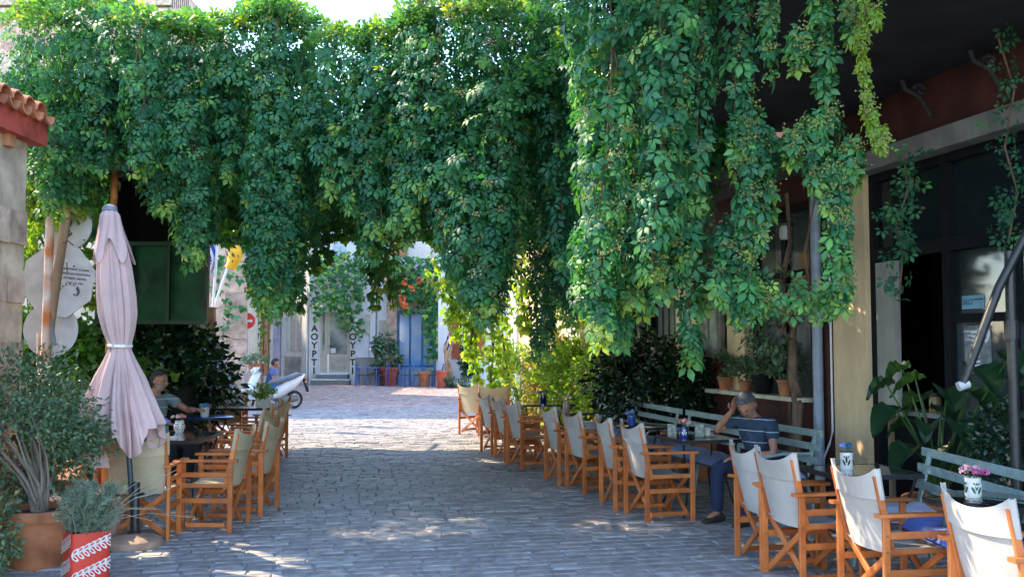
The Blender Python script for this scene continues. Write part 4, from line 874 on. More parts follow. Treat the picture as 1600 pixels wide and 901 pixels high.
round_table('black round table under the blue flowers midway along the long bench', 1.47, 10.8, .30, HT)
rect_table('black rimmed glass table near the far end of the long bench', .98, 13.0, .66, .66, HT, R(16))
rect_table('farthest black rimmed table of the long right row', .50, 14.8, .80, .70, HT, R(10), M_glg)
rect_table('dark green glass table behind the closed parasol', -3.25, 9.45, .62, .95, HT, R(4), M_glg)
round_table('round blue painted table beside the man in the grey shirt', -3.80, 12.1, .30, HT, mat('blue_table_top', (.035, .13, .50), .25, .1, 6, 0, coat=.4), M_black)
rect_table('brown topped far left table carrying the white herb planter', -3.78, 13.9, 1.1, .60, HT, R(0), mat('brown_table_top', (.16, .08, .05), .25, .1, 6, 0), M_black)

# ---------------------------------------------------------------- vases and small things
M_cer = mat('white_ceramic', (.74, .72, .68), .2, .04, 6, 0, coat=.5)
def flowers(o, c, cols, n, r, zs, gr=4):
    for k in range(n):
        a = k * 2.4; rr_ = r * math.sqrt((k + .4) / n); p = Vector(c) + Vector((math.cos(a) * rr_, math.sin(a) * rr_, zs * (1 - .4 * rr_ / r) + random.uniform(-.01, .01)))
        mb = MB()
        for q in range(16):
            d = Vector((random.gauss(0, 1), random.gauss(0, 1), abs(random.gauss(.3, 1)))).normalized(); sd = d.orthogonal().normalized(); s2 = d.cross(sd); cc = p + d * .018; w_ = .019
            mb.add([cc - sd * w_, cc - s2 * w_ * .7 + d * .006, cc + sd * w_, cc + s2 * w_ * .7 + d * .006], [(0, 1, 2, 3)])
        f = mb.build('bloom', cols[k % len(cols)], o, True)
    mb = MB()
    for k in range(n): a = k * 2.4; mb.tube([Vector(c) + Vector((0, 0, -.03)), Vector(c) + Vector((math.cos(a) * r * .6, math.sin(a) * r * .6, zs * .8))], .0025, 4)
    mb.build('stems', mat('green_stalk', (.05, .12, .03), .5), o)
    leaves('leaves', M_bush, [list(Vector(c) + Vector((random.gauss(0, r * .7), random.gauss(0, r * .7), zs * .5))) for _ in range(gr * 3)], rn(gr * 3) + np.array([0, 0, .5]), rn(gr * 3) + np.array([0, 0, 1]), [.035] * (gr * 3), [.3] * (gr * 3), o)
M_pk = mat('pink_petal', (.75, .22, .25), .7, .15, 20, 0); M_pk2 = mat('pale_pink_petal', (.80, .45, .50), .7, .15, 20, 0); M_mag = mat('magenta_petal', (.55, .12, .30), .7, .15, 20, 0)
M_bl = mat('blue_petal', (.08, .28, .52), .7, .2, 20, 0); M_bl2 = mat('periwinkle_petal', (.20, .28, .62), .7, .2, 20, 0); M_tq = mat('turquoise_petal', (.10, .42, .40), .7, .2, 20, 0); M_cr = mat('cream_petal', (.75, .62, .42), .7, .1, 20, 0)
M_inkb = mat('black_glaze', (.02, .02, .02), .3); M_ing = mat('green_glaze', (.03, .10, .05), .3)
def vase(label, X, Y, z, prof, m, cols, n=5, r=.05, zs=.05, motif=None, top=None, sc=1):
    t = thing('flower_vase', label, 'vase', (X, Y, z)); H_ = prof[-1][1]
    MB().lathe(prof + [(prof[-1][0] * .88, H_), (prof[-1][0] * .85, H_ * .6), (.001, H_ * .6)], n=24).build('vase_body', m, t, True)
    def rad(zz):
        for (r0, z0), (r1, z1) in zip(prof, prof[1:]):
            if z0 <= zz <= z1 and z1 > z0: return r0 + (r1 - r0) * (zz - z0) / (z1 - z0)
        return prof[-1][0]
    if motif:
        mb = MB()
        for k in range(4):
            a0 = k * math.pi / 2 + motif[1]
            for (da, zc, l, w_, ang) in ((0, .58, .42, .17, 0), (.36, .40, .40, .15, .5), (-.36, .40, .40, .15, -.5), (.30, .72, .12, .10, 0), (-.30, .72, .12, .10, 0)):
                pts = []
                for q in range(8):
                    b = q * math.pi / 4; lx = math.cos(b) * w_ * .45; lz = math.sin(b) * l * .5
                    x2 = lx * math.cos(ang) + lz * math.sin(ang) * .9; z2 = -lx * math.sin(ang) + lz * math.cos(ang)
                    zz = (zc + z2) * H_; aa = a0 + da + x2 * 2.4; rr_ = rad(zz) + .0012; pts.append((math.cos(aa) * rr_, math.sin(aa) * rr_, zz))
                mb.add(pts, [tuple(range(8))])
        mb.build('leaf_motif', motif[0], t)
    if top: MB().lathe([(prof[-1][0] + .001, H_ - .006), (prof[-1][0] + .003, H_ - .002), (prof[-1][0] - .004, H_ + .002), (prof[-1][0] * .9, H_ - .001)], n=24).build('rim', top, t, True)
    flowers(t, (0, 0, H_), cols, n, r, zs); return t
cyl = lambda r, h: [(r * .92, 0), (r, .008), (r, h - .006), (r * .98, h)]
bel = lambda r, h: [(r * .62, 0), (r * .7, h * .08), (r, h * .42), (r * .95, h * .6), (r * .72, h * .85), (r * .8, h)]
vase('white vase with black leaf motif and blue flowers on the square table', 2.40, 6.95, HT, cyl(.047, .125), M_cer, [M_bl, M_bl2, M_bl], 4, .045, .045, (M_inkb, -1.9), mat('brown_rim', (.12, .05, .03), .4))
vase('white vase with green leaf motif and pink flowers on the round glass table', 2.69, 5.66, HT, [(.040, 0), (.047, .012), (.049, .07), (.044, .10), (.047, .115)], M_cer, [M_pk2, M_pk2, M_mag], 7, .075, .05, (M_ing, -1.6))
vase('blue glazed vase with coral pink flowers beside the white coffee cup', 1.66, 9.35, HT, cyl(.045, .10), mat('blue_glaze', (.03, .06, .30), .2, .2, 12, 0), [M_pk, M_pk, M_pk2], 7, .06, .06, (M_cer, -1.6))
vase('cobalt blue vase with blue blooms on the round table midway along the bench', 1.33, 10.75, HT, cyl(.045, .11), mat('cobalt_glaze', (.03, .08, .32), .2, .2, 12, 0), [M_bl2, M_bl], 5, .05, .04)
vase('dark blue vase with blue flowers on the farthest right table', .47, 14.6, HT, cyl(.055, .14), mat('navy_glaze', (.012, .02, .09), .15), [M_bl, mat('dark_blue_petal', (.02, .06, .2), .7)], 6, .09, .05)
vase('pale vase with pinkish dried flowers near the far end of the long bench', .74, 13.1, HT, bel(.05, .14), mat('tan_glaze', (.4, .28, .2), .3), [M_pk2, M_cr], 6, .06, .07)
vase('turquoise vase with blue hydrangea blooms on the dark green glass table', -3.38, 9.38, HT, cyl(.045, .105), mat('turquoise_glaze', (.03, .30, .32), .15, .1, 8, 0, coat=.5), [M_bl, M_bl2, M_tq, M_bl], 8, .075, .05)
vase('round painted vase with pink and cream roses on the dark green glass table', -3.39, 9.85, HT, bel(.058, .12), M_cer, [M_pk, M_cr, M_pk2], 5, .065, .055, (mat('rust_motif', (.28, .05, .03), .4), -1.9))
vase('white cup vase with turquoise and blue flowers on the blue table', -3.82, 12.0, HT, [(.042, 0), (.05, .02), (.055, .12)], M_cer, [M_bl, M_tq, M_bl2], 8, .06, .03)
vase('white patterned cup vase with roses on the far left table', -4.18, 13.7, HT, cyl(.055, .11), M_cer, [M_pk2, M_cr, M_ing], 5, .07, .06, (M_inkb, -1.3))
bo = thing('water_bottle', 'clear glass water bottle standing on the far left table', 'bottle', (-4.32, 13.75, HT))
MB().lathe([(.032, 0), (.036, .01), (.036, .15), (.030, .19), (.014, .23), (.013, .27)], n=18).build('bottle_glass', mat('bottle_glass', (.42, .48, .55), .08, .1, 10, 0), bo, True); MB().lathe([(.015, .27), (.015, .295)], n=12).build('cap', M_metalw, bo)
pl = thing('herb_planter', 'square white ribbed planter with bright green basil on the far left table', 'planter', (-3.56, 13.85, HT), R(8))
MB().loft([rsq(.095, 0, .02), rsq(.105, .16, .02), rsq(.098, .16, .02), rsq(.096, .13, .02)]).build('planter_box', M_cer, pl, True)
for k in range(9): MB().box(-.09 + k * .0215, -.082 + k * .0215, -.1045, -.100, .02, .14).build('rib', M_cer, pl)
P2, O2 = clump_cloud((-3.56, 13.85, HT + .23), (.19, .17, .11), 800, 20, .35); leaves('foliage', M_lime, P2, O2 + rn(800, .4), O2 + np.array([0, 0, .6]), rng.uniform(.02, .045, 800), rng.normal(.45, .2, 800), pl, T_ONE)
cup = thing('coffee_cup', 'small white coffee cup on a saucer in front of the man holding his head', 'cup', (1.90, 9.40, HT))
MB().lathe([(.022, .012), (.032, .02), (.037, .085), (.034, .085), (.028, .03), (.001, .028)], n=20).build('cup_body', M_cer, cup, True); MB().lathe([(.03, 0), (.035, .004), (.07, .014), (.069, .017), (.03, .010), (.001, .010)], n=24).build('saucer', M_cer, cup, True)
MB().tube([(.035, 0, .07), (.055, 0, .065), (.055, 0, .04), (.033, 0, .035)], .005, 6).build('handle', M_cer, cup, True)
for X, Y, lab in ((1.54, 9.32, 'dark patterned tall card holder left of the coral flowers'), (1.80, 9.30, 'patterned tall vase right of the coral flowers')):
    nb = thing('menu_holder', lab, 'menu holder', (X, Y, HT)); MB().box(-.04, .04, -.02, .02, 0, .13).build('card', mat('pattern_card', (.06, .09, .08), .5, .5, 40, col2=(.4, .42, .38)), nb)
    MB().box(-.045, .045, -.03, .03, 0, .012).build('base', M_black, nb)
ash = tag(MB().lathe([(.04, 0), (.045, .02), (.04, .025), (.035, .008), (.001, .008)], (0, 0, 0), 20).build('ashtray', M_cer, None, True), 'small pale dish on the glass table behind the parasol', 'dish'); ash.location = (-3.2, 9.15, HT)

# ---------------------------------------------------------------- benches
def bench(label, p0, p1, nsup, armL=True, armR=True):
    p0 = Vector((*p0, 0)); p1 = Vector((*p1, 0)); d = (p1 - p0); L = d.length; d.normalize()
    t = thing('slatted_bench', label, 'bench', (p0 + p1) / 2, math.atan2(d.y, d.x))     # local x along; the street (sitting) side is -y
    for k, z in enumerate((.82, .705, .59)):
        yy = .02 + (z - .45) * .28
        MB().bar((-L / 2, yy, z), (L / 2, yy, z), .016, .062, (0, 1, 0)).build('back_slat', M_teal, t)
    for k in range(5): MB().bar((-L / 2, -.03 - k * .09, .415 + .004 * k), (L / 2, -.03 - k * .09, .415 + .004 * k), .062, .016, (0, 1, 0)).build('seat_slat', M_teal, t)
    for k in range(nsup):
        x = -L / 2 + .12 + (L - .24) * k / (nsup - 1)
        MB().bar((x, .135, .85), (x, .02, .40), .05, .022, (1, 0, 0)).bar((x, .025, .42), (x, .13, .0), .045, .022, (1, 0, 0)).bar((x, .02, .40), (x, -.42, .40), .045, .02, (1, 0, 0)).bar((x, -.40, .40), (x, -.46, 0), .045, .022, (1, 0, 0)).build('support', M_teal, t)
        if (k == 0 and armL) or (k == nsup - 1 and armR):
            MB().tube([(x, .09, .64), (x, -.20, .645), (x, -.38, .62), (x, -.44, .56), (x, -.42, .42)], .014, 8).build('arm_rest', M_teal, t, True)
    return t
bench('far pale bench catching the sun beside the laurel bush', (1.23, 14.5), (1.90, 11.45), 3)
bench('middle grey green slatted bench on which the man holds his head', (1.93, 11.35), (2.62, 8.5), 3)
bench('near grey green slatted bench before the shop window at the right edge', (2.93, 7.2), (2.98, 4.0), 3)
def cushion(label, p0, p1, wd=.42, m=M_cush, z=.425):
    p0 = Vector((*p0, 0)); p1 = Vector((*p1, 0)); d = p1 - p0; L = d.length; d.normalize()
    t = MB(); n1, n2 = 18, 8
    def top(u, v):
        e = min(1, min(u, 1 - u) * 12) ** .5 * min(1, min(v, 1 - v) * 6) ** .5
        return Vector(((u - .5) * L, (v - .5) * wd, .02 + .065 * e + .012 * math.sin(u * L * 14) * e * math.sin(v * 5)))
    t.grid(top, n1 * 2, n2); t.grid(lambda u, v: Vector((*top(u, v).xy, .002)), n1 * 2, n2)
    o = t.build('cushion', m, None, True); o.location = (p0 + p1) / 2 + Vector((0, 0, z)); o.rotation_euler = (0, 0, math.atan2(d.y, d.x)); return tag(o, label, 'cushion', None)
dn = Vector((-.975, -.2216)) * .24
for (a_, b_), lab, m_ in ((((1.23, 14.3), (1.55, 13.0)), 'pale lilac seat cushion at the far sunlit end of the long bench', mat('pale_cushion', (.5, .5, .6), .9, .1, 6, .2)), (((1.57, 12.9), (1.88, 11.5)), 'blue seat cushion on the far bench near the round table', M_cush), (((1.95, 11.2), (2.36, 9.5)), 'blue seat cushion left of the seated man', M_cush), (((2.56, 8.82), (2.61, 8.52)), 'short blue seat cushion right of the seated man', M_cush)):
    cushion(lab, (a_[0] + dn.x, a_[1] + dn.y), (b_[0] + dn.x, b_[1] + dn.y), m=m_)
cushion('pale lilac seat cushion at the left end of the near bench', (2.70, 7.1), (2.70, 6.35), m=MATS['pale_cushion']); cushion('deep blue seat cushion beside the round glass table', (2.70, 6.3), (2.72, 5.35), m=mat('deep_blue_cushion', (.10, .16, .48), .9, .1, 6, .2)); cushion('lilac seat cushion on the near bench at the right edge', (2.72, 5.3), (2.74, 4.1))

# ---------------------------------------------------------------- closed parasol
pb = gnd(194, 862); pa = thing('closed_parasol', 'closed dusty pink parasol tied at the waist on a concrete base', 'parasol', (pb.x, pb.y + .2, 0))
M_pink = mat('dusty_pink_cloth', (.62, .43, .42), .9, .07, 4, .3, 90, streak=.12)
MB().lathe([(.215, 0), (.222, .02), (.21, .06), (.16, .085), (.07, .10), (.05, .11)], n=40).build('base', mat('concrete_base', (.38, .25, .18), .85, .18, 7, .4), pa, True)
MB().lathe([(.055, .10), (.055, .12), (.034, .13), (.034, .50), (.028, .51)], n=18).build('base_tube', M_black, pa, True)
top = at(172, 318, pb.y + .2); dx = top.x - pb.x
MB().tube([(0, 0, .12), (dx, 0, top.z - .02)], .022, 12).build('pole', mat('dark_pole', (.03, .05, .06), .4), pa, True)
MB().tube([(.03, -.02, .42), (.075, -.02, .42)], .014, 8).build('clamp_knob', M_black, pa, True)
PR = [(2.70, .035), (2.66, .06), (2.55, .075), (2.40, .105), (2.2, .13), (2.0, .142), (1.85, .14), (1.72, .115), (1.62, .085), (1.58, .080), (1.50, .11), (1.35, .175), (1.15, .235), (1.0, .27), (.85, .285), (.70, .28)]
def prad(z):
    for (z0, r0), (z1, r1) in zip(PR, PR[1:]):
        if z1 <= z <= z0: return r0 + (r1 - r0) * (z0 - z) / (z0 - z1)
    return PR[-1][1]
def skirt(u, v):
    a = u * 2 * math.pi; lobe = math.cos(4 * a + 3.9); zend = .90 - .20 * max(0, lobe) ** .8 + .07 * math.cos(a - .3)
    z = 2.70 + (zend - 2.70) * v; r = prad(z)
    amp = (.16 if z > 1.6 else .16 + .42 * min(1, (1.6 - z) / .6))
    sh_ = lambda x: abs(math.sin(x / 2)) ** .6 * 2 - 1.25
    f_ = 1 + amp * (.60 * sh_(8 * a + 1.6 * (z < 1.6) * (1.6 - z)) + .30 * sh_(13 * a + 1 + 1.5 * z) + .12 * math.sin(31 * a + 3 * z)); 
    off = dx * z / 2.71 - .03 * min(1, max(0, (1.6 - z) / .5)); r = max(.03, r * f_ * (1.0 if z > 1.6 else .95))
    return Vector((off + math.cos(a) * r * .97, math.sin(a) * r * .82, z))
MB().grid(skirt, 260, 60).build('canopy', M_pink, pa, True, thick=.004)
def flap(u, v):
    a = u * 2 * math.pi; z0 = 2.695; zend = 2.36 + .10 * math.cos(5 * a + .5); z = z0 + (zend - z0) * v; r = prad(z) * (1.0 + .16 * v) * (1 + .10 * math.cos(7 * a + 3 * v)) + .008
    return Vector((dx * z / 2.71 + math.cos(a) * r, math.sin(a) * r, z))
MB().grid(flap, 90, 14).build('vent_flap', M_pink, pa, True, thick=.004)
MB().lathe([(.045, 2.69), (.06, 2.70), (.055, 2.73), (.02, 2.75)], (dx, 0, 0), 16).build('cap', mat('blue_grey_cap', (.2, .25, .32), .5), pa, True)
MB().lathe([(.094, 1.585), (.10, 1.59), (.10, 1.605), (.094, 1.61)], (dx * .59, 0, 0), 24, lambda a, r, z: (r * (1 + .05 * math.cos(8 * a)), z)).build('tie', M_metalw, pa, True)

# ---------------------------------------------------------------- road signs seen from behind
sg = thing('road_sign_cluster', 'three grey sign backs, an octagon between two discs, on a leaning wooden pole', 'road sign', (at(70, 600, 9.4).x, 9.4, 0))
sy = 9.3; s9 = sy / F
def disc(px, py, rpx, n, rot, y, nm):
    c = at(px, py, y); pts = [(c.x + rpx * s9 * math.cos(rot + k * 2 * math.pi / n), c.z + rpx * s9 * math.sin(rot + k * 2 * math.pi / n)) for k in range(n)]
    return P(nm, MB().prism(pts, lambda a, b, d: Vector((a, y + d, b)), 0, .012), M_lightm, sg)
disc(107, 353, 37, 40, 0, sy + .05, 'round_sign'); oc = disc(91, 438, 60, 8, R(14), sy, 'octagon_sign'); lo = disc(79, 515, 43, 40, 0, sy + .05, 'round_sign')
for sx_, sy_ in ((107, 353), (91, 438)):
    for k in (-1, 1): c_ = at(sx_ + 25, sy_ + k * 22, sy - .005); P('bolt', MB().tube([c_, c_ + Vector((0, -.01, 0))], .008, 8), M_black, sg)
P('wooden_pole', MB().tube([at(62, 620, 9.1), at(84, 460, 9.1), at(108, 310, 9.1)], [.05, .048, .042], 10), mat('grey_brown_pole', (.34, .24, .15), .85, .2, 6, .4, stretch=(1, 1, .2)), sg, smooth=True)
P('lower_post', MB().tube([Vector((at(64, 600, 9.15).x, 9.15, 0)), at(64, 520, 9.15)], .035, 10), M_rust, sg, smooth=True)
P('bracket', MB().bar(at(76, 490, 9.06), at(84, 540, 9.06), .05, .02), mat('blue_grey_bracket', (.12, .18, .22), .5), sg)
for k in range(3): a_, b_ = at(92 + k * 6, 350 + 30 * k, 9.02), at(125 - k * 10, 338 + 45 * k, 9.0); P('twig', MB().tube([a_, (a_ + b_) / 2 + Vector((0, 0, .03)), b_], .006, 5), M_bark, sg)
M_sinkk = mat('faded_ink', (.10, .11, .13), .8)
for k, s in enumerate(('ΑΝΩΝΥΜΟΣ ΕΤΑΙΡΙΑ', 'ΣΗΜΑΤΩΝ ΟΔΟΠΟΙΙΑΣ', 'ΑΤΤΙΚΗΣ ΑΘΗΝΑ', 'ΤΗΛ 221 5961')):
    text(s, 'lettering', M_sinkk, at(117, 421 + k * 7.2, sy - .004), (R(90), R(6), 0), .028, sg)
for k, ch in enumerate('GARAGE'): 
    a = R(150 - k * 22); c_ = at(108 + 16 * math.cos(a), 458 - 14 * math.sin(a), sy - .004); text(ch, 'lettering', M_sinkk, c_, (R(90), -(a - R(90)), 0), .034, sg)

cres = MB(); arc = [(118 + 7 * math.cos(a), 455 - 8 * math.sin(a)) for a in [R(60 - 20 * q) for q in range(8)]] + [(116 + 4 * math.cos(a), 456 - 6 * math.sin(a)) for a in [R(-80 + 20 * q) for q in range(8)]]
cres.add([at(x, y, sy - .004) for x, y in arc], [tuple(range(16))]); P('emblem', cres, M_sinkk, sg)
# ---------------------------------------------------------------- far end of the street
def Q(name, mb, m, par, **k): return mb.build(name, m, par, world=True, **k)
FY = 40.0
def fx(px, Y=FY): return at(px, 540, Y).x
def fz(py, Y=FY): return at(800, py, Y).z
ys_ = thing('yoghurt_shop', 'white two storey yoghurt shop with a cream glazed door at the end of the street', 'shop', (fx(525), FY, 0))
M_wf = mat('shade_tinted_plaster', (.74, .74, .76), .85, .05, 1.5, .2)  # slight blue in the white is the facade's shade, put into the colour
xl0, xd0, xd1, xr0 = fx(484), fx(500), fx(547), fx(612)
zd = fz(487)
Q('wall', MB().box(xl0, xd0, FY, FY + .4, 0, 9).box(xd1, xr0, FY, FY + .4, 0, 9).box(xd0, xd1, FY, FY + .4, zd, 9).box(xl0, xr0, FY + .4, FY + 7, 8.8, 9).box(xd0, xd1, FY + .0, FY + .4, 0, .5), M_wf, ys_)
Q('grey_plinth', MB().box(fx(556), xr0 - .02, FY - .03, FY - .002, 0, 1.12), M_grey, ys_)
Q('pilaster', MB().box(fx(484), fx(499), FY - .12, FY - .002, 0, 3.6), M_white, ys_); Q('pilaster', MB().box(fx(548), fx(556), FY - .12, FY - .002, 0, 3.6), M_white, ys_)
M_crm = mat('cream_door_paint', (.50, .46, .36), .5, .05)
dr = Q('door', MB().box(xd0, xd0 + .08, FY + .05, FY + .15, .5, zd).box(xd1 - .08, xd1, FY + .05, FY + .15, .5, zd).box(xd0, xd1, FY + .045, FY + .155, zd - .1, zd).box(fx(509) - .05, fx(509) + .07, FY + .04, FY + .16, .5, zd - .1).box(fx(513), xd1 - .08, FY + .06, FY + .14, .5, 1.25).box(xd0 + .08, fx(509) - .05, FY + .06, FY + .14, .5, 1.4).box(fx(512), fx(515), FY + .05, FY + .15, 1.25, zd - .1).box(xd1 - .14, xd1 - .08, FY + .05, FY + .15, 1.25, zd - .1), M_crm, ys_)
def kid(o, par): o.parent = par; o.matrix_parent_inverse = parent_mat(par).inverted(); return o
kid(MB().box(fx(517), xd1 - .2, FY + .045, FY + .06, .62, 1.12).build('door_panel', mat('cream_panel', (.42, .39, .31), .5)), dr)
kid(MB().box(fx(515), xd1 - .14, FY + .09, FY + .10, 1.25, zd - .1).box(xd0 + .08, fx(509) - .05, FY + .09, FY + .10, 1.4, zd - .1).build('pane', mat('door_glass', (.30, .33, .30), .08, .35, 1.2, 0)), dr)
kid(MB().box(fx(514), fx(514) + .12, FY + .0, FY + .03, 1.58, 1.61).build('handle', M_black), dr); kid(MB().box(fx(516), fx(524), FY + .075, FY + .085, 1.3, 1.5).build('notice', M_metalw), dr)
Q('step', MB().box(fx(498), fx(546), FY - .5, FY + .05, 0, .42), mat('blue_grey_step', (.15, .20, .21), .6), ys_); Q('step', MB().box(fx(493), fx(552), FY - .95, FY - .5, 0, .21), MATS['blue_grey_step'], ys_)
Q('step_edge', MB().box(fx(498) - .02, fx(546) + .02, FY - .53, FY + .04, .42, .45).box(fx(493) - .02, fx(552) + .02, FY - .98, FY - .5, .21, .24), M_white, ys_)
M_lt = mat('black_lettering', (.03, .03, .035), .6)
for px in (492, 552):
    for k, ch in enumerate('IAOYPTI'):
        text(ch, 'lettering', M_lt, (fx(px), FY - .125, fz(500 + 13.2 * k)), (R(90), 0, 0), .37, ys_, .004)
Q('meter_box', MB().box(fx(572), fx(578), FY - .12, FY - .002, 2.1, 2.9), mat('buff_box', (.55, .48, .38), .6), ys_); Q('cable', MB().tube([(fx(577), FY - .02, 2.1), (fx(577), FY - .02, .1)], .015, 5).tube([(fx(588), FY - .02, 5.8), (fx(588), FY - .02, .2)], .03, 5), M_grey, ys_)
for a_, b_, c_, d_ in ((592, 604, 500, 545),): 
    f = Q('window', MB().box(fx(a_), fx(b_), FY - .06, FY - .002, fz(d_), fz(c_)), mat('pale_shutter', (.55, .5, .42), .6), ys_); kid(MB().box(fx((a_ + b_) / 2) - .02, fx((a_ + b_) / 2) + .02, FY - .08, FY - .06, fz(d_), fz(c_)).build('mullion', M_crm), f)
for a_, b_ in ((440, 455), (520, 540), (560, 580)):
    f = Q('window', MB().box(fx(a_) if a_ > 480 else fx(500), fx(b_) if a_ > 480 else fx(512), FY - .05, FY - .002, 5.2, 7.0), mat('pale_blue_shutter', (.45, .55, .62), .6), ys_)
# sunlit angled wing on the left of the shop
a0 = Vector((fx(385, 43), 43.4, 0)); a1_ = Vector((fx(484) - .02, FY - .1, 0)); wd_ = (a1_ - a0); wn = Vector((-wd_.y, wd_.x, 0)).normalized() * -1
if wn.y > 0: wn = -wn
wl = thing('sunlit_wing', 'sunlit white wing with brown and lilac door shutters left of the yoghurt shop', 'building', a0)
def ang(u0, u1, z0, z1, d0, d1, nm, m, par=None):
    p = [a0 + wd_ * u0 + wn * d0, a0 + wd_ * u1 + wn * d0, a0 + wd_ * u1 + wn * d1, a0 + wd_ * u0 + wn * d1]
    return Q(nm, MB().hexa([q + Vector((0, 0, z0)) for q in p] + [q + Vector((0, 0, z1)) for q in p]), m, par or wl)
ang(0, 1, 0, 8, -.4, 0, 'wall', M_white); ang(.62, .98, 0, 1.15, .002, .05, 'grey_plinth', M_grey); ang(.60, .64, 0, 7.9, .003, .10, 'pilaster', M_white); ang(.93, 1.0, 0, 4, .055, .12, 'pilaster', M_white)
M_brn = mat('brown_shutter', (.42, .17, .07), .6, .12, 6); M_lil = mat('lilac_door', (.42, .38, .55), .6)
for k, (u0, u1, m_) in enumerate(((.02, .07, M_brn), (.10, .15, M_brn), (.22, .27, M_brn), (.30, .36, M_brn), (.44, .56, M_lil))):
    ang(u0, u1, .3, 3.0, .004, .06, 'shutter', m_)
ang(.72, .78, 1.4, 3.1, .004, .05, 'shutter', mat('pale_shutter', (.55, .5, .42), .6)); ang(.83, .88, 1.4, 3.1, .004, .05, 'shutter', MATS['pale_shutter'])
# blue glazed shop
bs = thing('blue_shop', 'shop with blue framed glass front under a sloping blue awning beam', 'shop', (fx(655), FY, 0)); BY = 39.6
Q('stone_jamb', MB().box(fx(606), fx(622), BY - .1, BY + .4, 0, 4.2), M_stone, bs)
Q('upper_wall', MB().box(fx(606), fx(690), BY + .2, BY + .6, 3.2, 9), M_white, bs); Q('side_wall', MB().box(fx(684), fx(690), BY - .5, BY + .5, 0, 3.6), M_white, bs)
M_bp = mat('blue_shop_paint', (.05, .17, .36), .8, .2, 6); Q('room_shade_sheet', MB().box(fx(623), fx(684), BY + .16, BY + .19, 0, 3.2), M_dark, bs)  # dark sheet behind the glass stands in for the unlit inside
Q('lower_panel', MB().box(fx(623), fx(684), BY + .05, BY + .15, 0, .75), mat('pale_blue_panel', (.35, .45, .55), .6), bs)
for a_ in (623.5, 642, 661, 683): Q('frame_bar', MB().box(fx(a_) - .03, fx(a_) + .03, BY, BY + .12, .0, 2.95), M_bp, bs)
Q('frame_bar', MB().box(fx(623), fx(684), BY - .005, BY + .125, 2.9, 3.0), M_bp, bs); Q('frame_bar', MB().box(fx(623), fx(684), BY - .005, BY + .125, .72, .8), M_bp, bs)
for a_, b_ in ((624, 642), (642, 661), (661, 683)): Q('pane', MB().box(fx(a_) + .04, fx(b_) - .04, BY + .05, BY + .07, .8, 2.9), mat('blue_glass_painted_reflection', (.09, .22, .42), .06, .5, 1.1, 0, col2=(.45, .52, .58), coat=.5), bs)  # paler patches in the pane colour are painted reflections
for k in range(5): Q('board', MB().box(fx(623) + k * .325, fx(623) + k * .325 + .31, BY + .02, BY + .06, 3.0, 3.75 + .12 * k), mat('weathered_board', (.42, .38, .28), .8, .2), bs)
Q('awning_beam', MB().bar((fx(617), BY - .3, 3.7), (fx(680), BY - .3, 4.9), .25, .45), mat('dark_blue_beam', (.03, .07, .13), .5), bs)
# house with brown shutters
sh = thing('shuttered_house', 'pale plaster house with a brown shuttered window at the right end of the street', 'house', (fx(740, 38), 38, 0)); HY = 38.0
wx0, wx1 = fx(707, HY), fx(756, HY); wz0, wz1 = fz(561, HY), fz(497, HY)
Q('wall', MB().box(fx(684.5, HY), fx(712, HY), HY, HY + .4, 0, 9).box(fx(750, HY), 6, HY, HY + .4, 0, 9).box(fx(712, HY), fx(750, HY), HY, HY + .4, 0, wz0).box(fx(712, HY), fx(750, HY), HY, HY + .4, wz1, 9), M_wf, sh)
for a_, b_ in ((706, 719), (743, 757)):
    s_ = Q('shutter', MB().box(fx(a_, HY), fx(b_, HY), HY - .07, HY - .01, wz0, wz1), mat('rust_shutter', (.40, .10, .035), .6, .15, 8), sh)
    for k in range(8): kid(MB().box(fx(a_, HY) + .04, fx(b_, HY) - .04, HY - .085, HY - .07, wz0 + .08 + k * .19, wz0 + .2 + k * .19).build('slat', MATS['rust_shutter']), s_)
Q('window_frame', MB().box(fx(719, HY), fx(743, HY), HY + .05, HY + .12, wz0, wz0 + .1).box(fx(719, HY), fx(723, HY), HY + .045, HY + .125, wz0, wz1).box(fx(730, HY), fx(733, HY), HY + .045, HY + .125, wz0, wz1), M_white, sh); Q('pane', MB().box(fx(712, HY), fx(750, HY), HY + .15, HY + .16, wz0, wz1), mat('dim_glass', (.12, .10, .08), .1), sh)
Q('sill', MB().box(fx(712, HY), fx(752, HY), HY - .15, HY - .001, wz0 - .1, wz0 - .02), M_white, sh)
Q('upper_shutter', MB().box(fx(613, HY + 1.6), fx(636, HY + 1.6), HY + 1.45, HY + 1.6, fz(400, 39.6), fz(340, 39.6)), M_brn, sh); Q('upper_shutter', MB().box(fx(700, HY), fx(716, HY), HY - .05, HY - .003, 5.2, 6.8), M_brn, sh)
bush('window_plant', 'dark trailing plant in the window of the shuttered house', 'plant', tuple(at(731, 555, 37.7)), (.35, .2, .75), 500, .16, M_laurel, T_ONE, 12, tint=(.4, .2), stems=3, trunk=tuple(at(731, 560, 37.7)))
tw = thing('climber_trunk', 'twisted bare climber trunk rising on the pale wall beside the blue shop', 'vine', (fx(700, 37.6), 37.6, 0))
for off in (0, .12, .24): Q('trunk', MB().tube([at(700 + off * 8 + 5 * math.sin(k * .9 + off * 9) * (k < 9), 603 - k * 11, 37.6) for k in range(12)], [.07 - .003 * k for k in range(12)], 7), mat('tan_bark', (.42, .24, .13), .9, .3, 6, .5), tw, smooth=True)
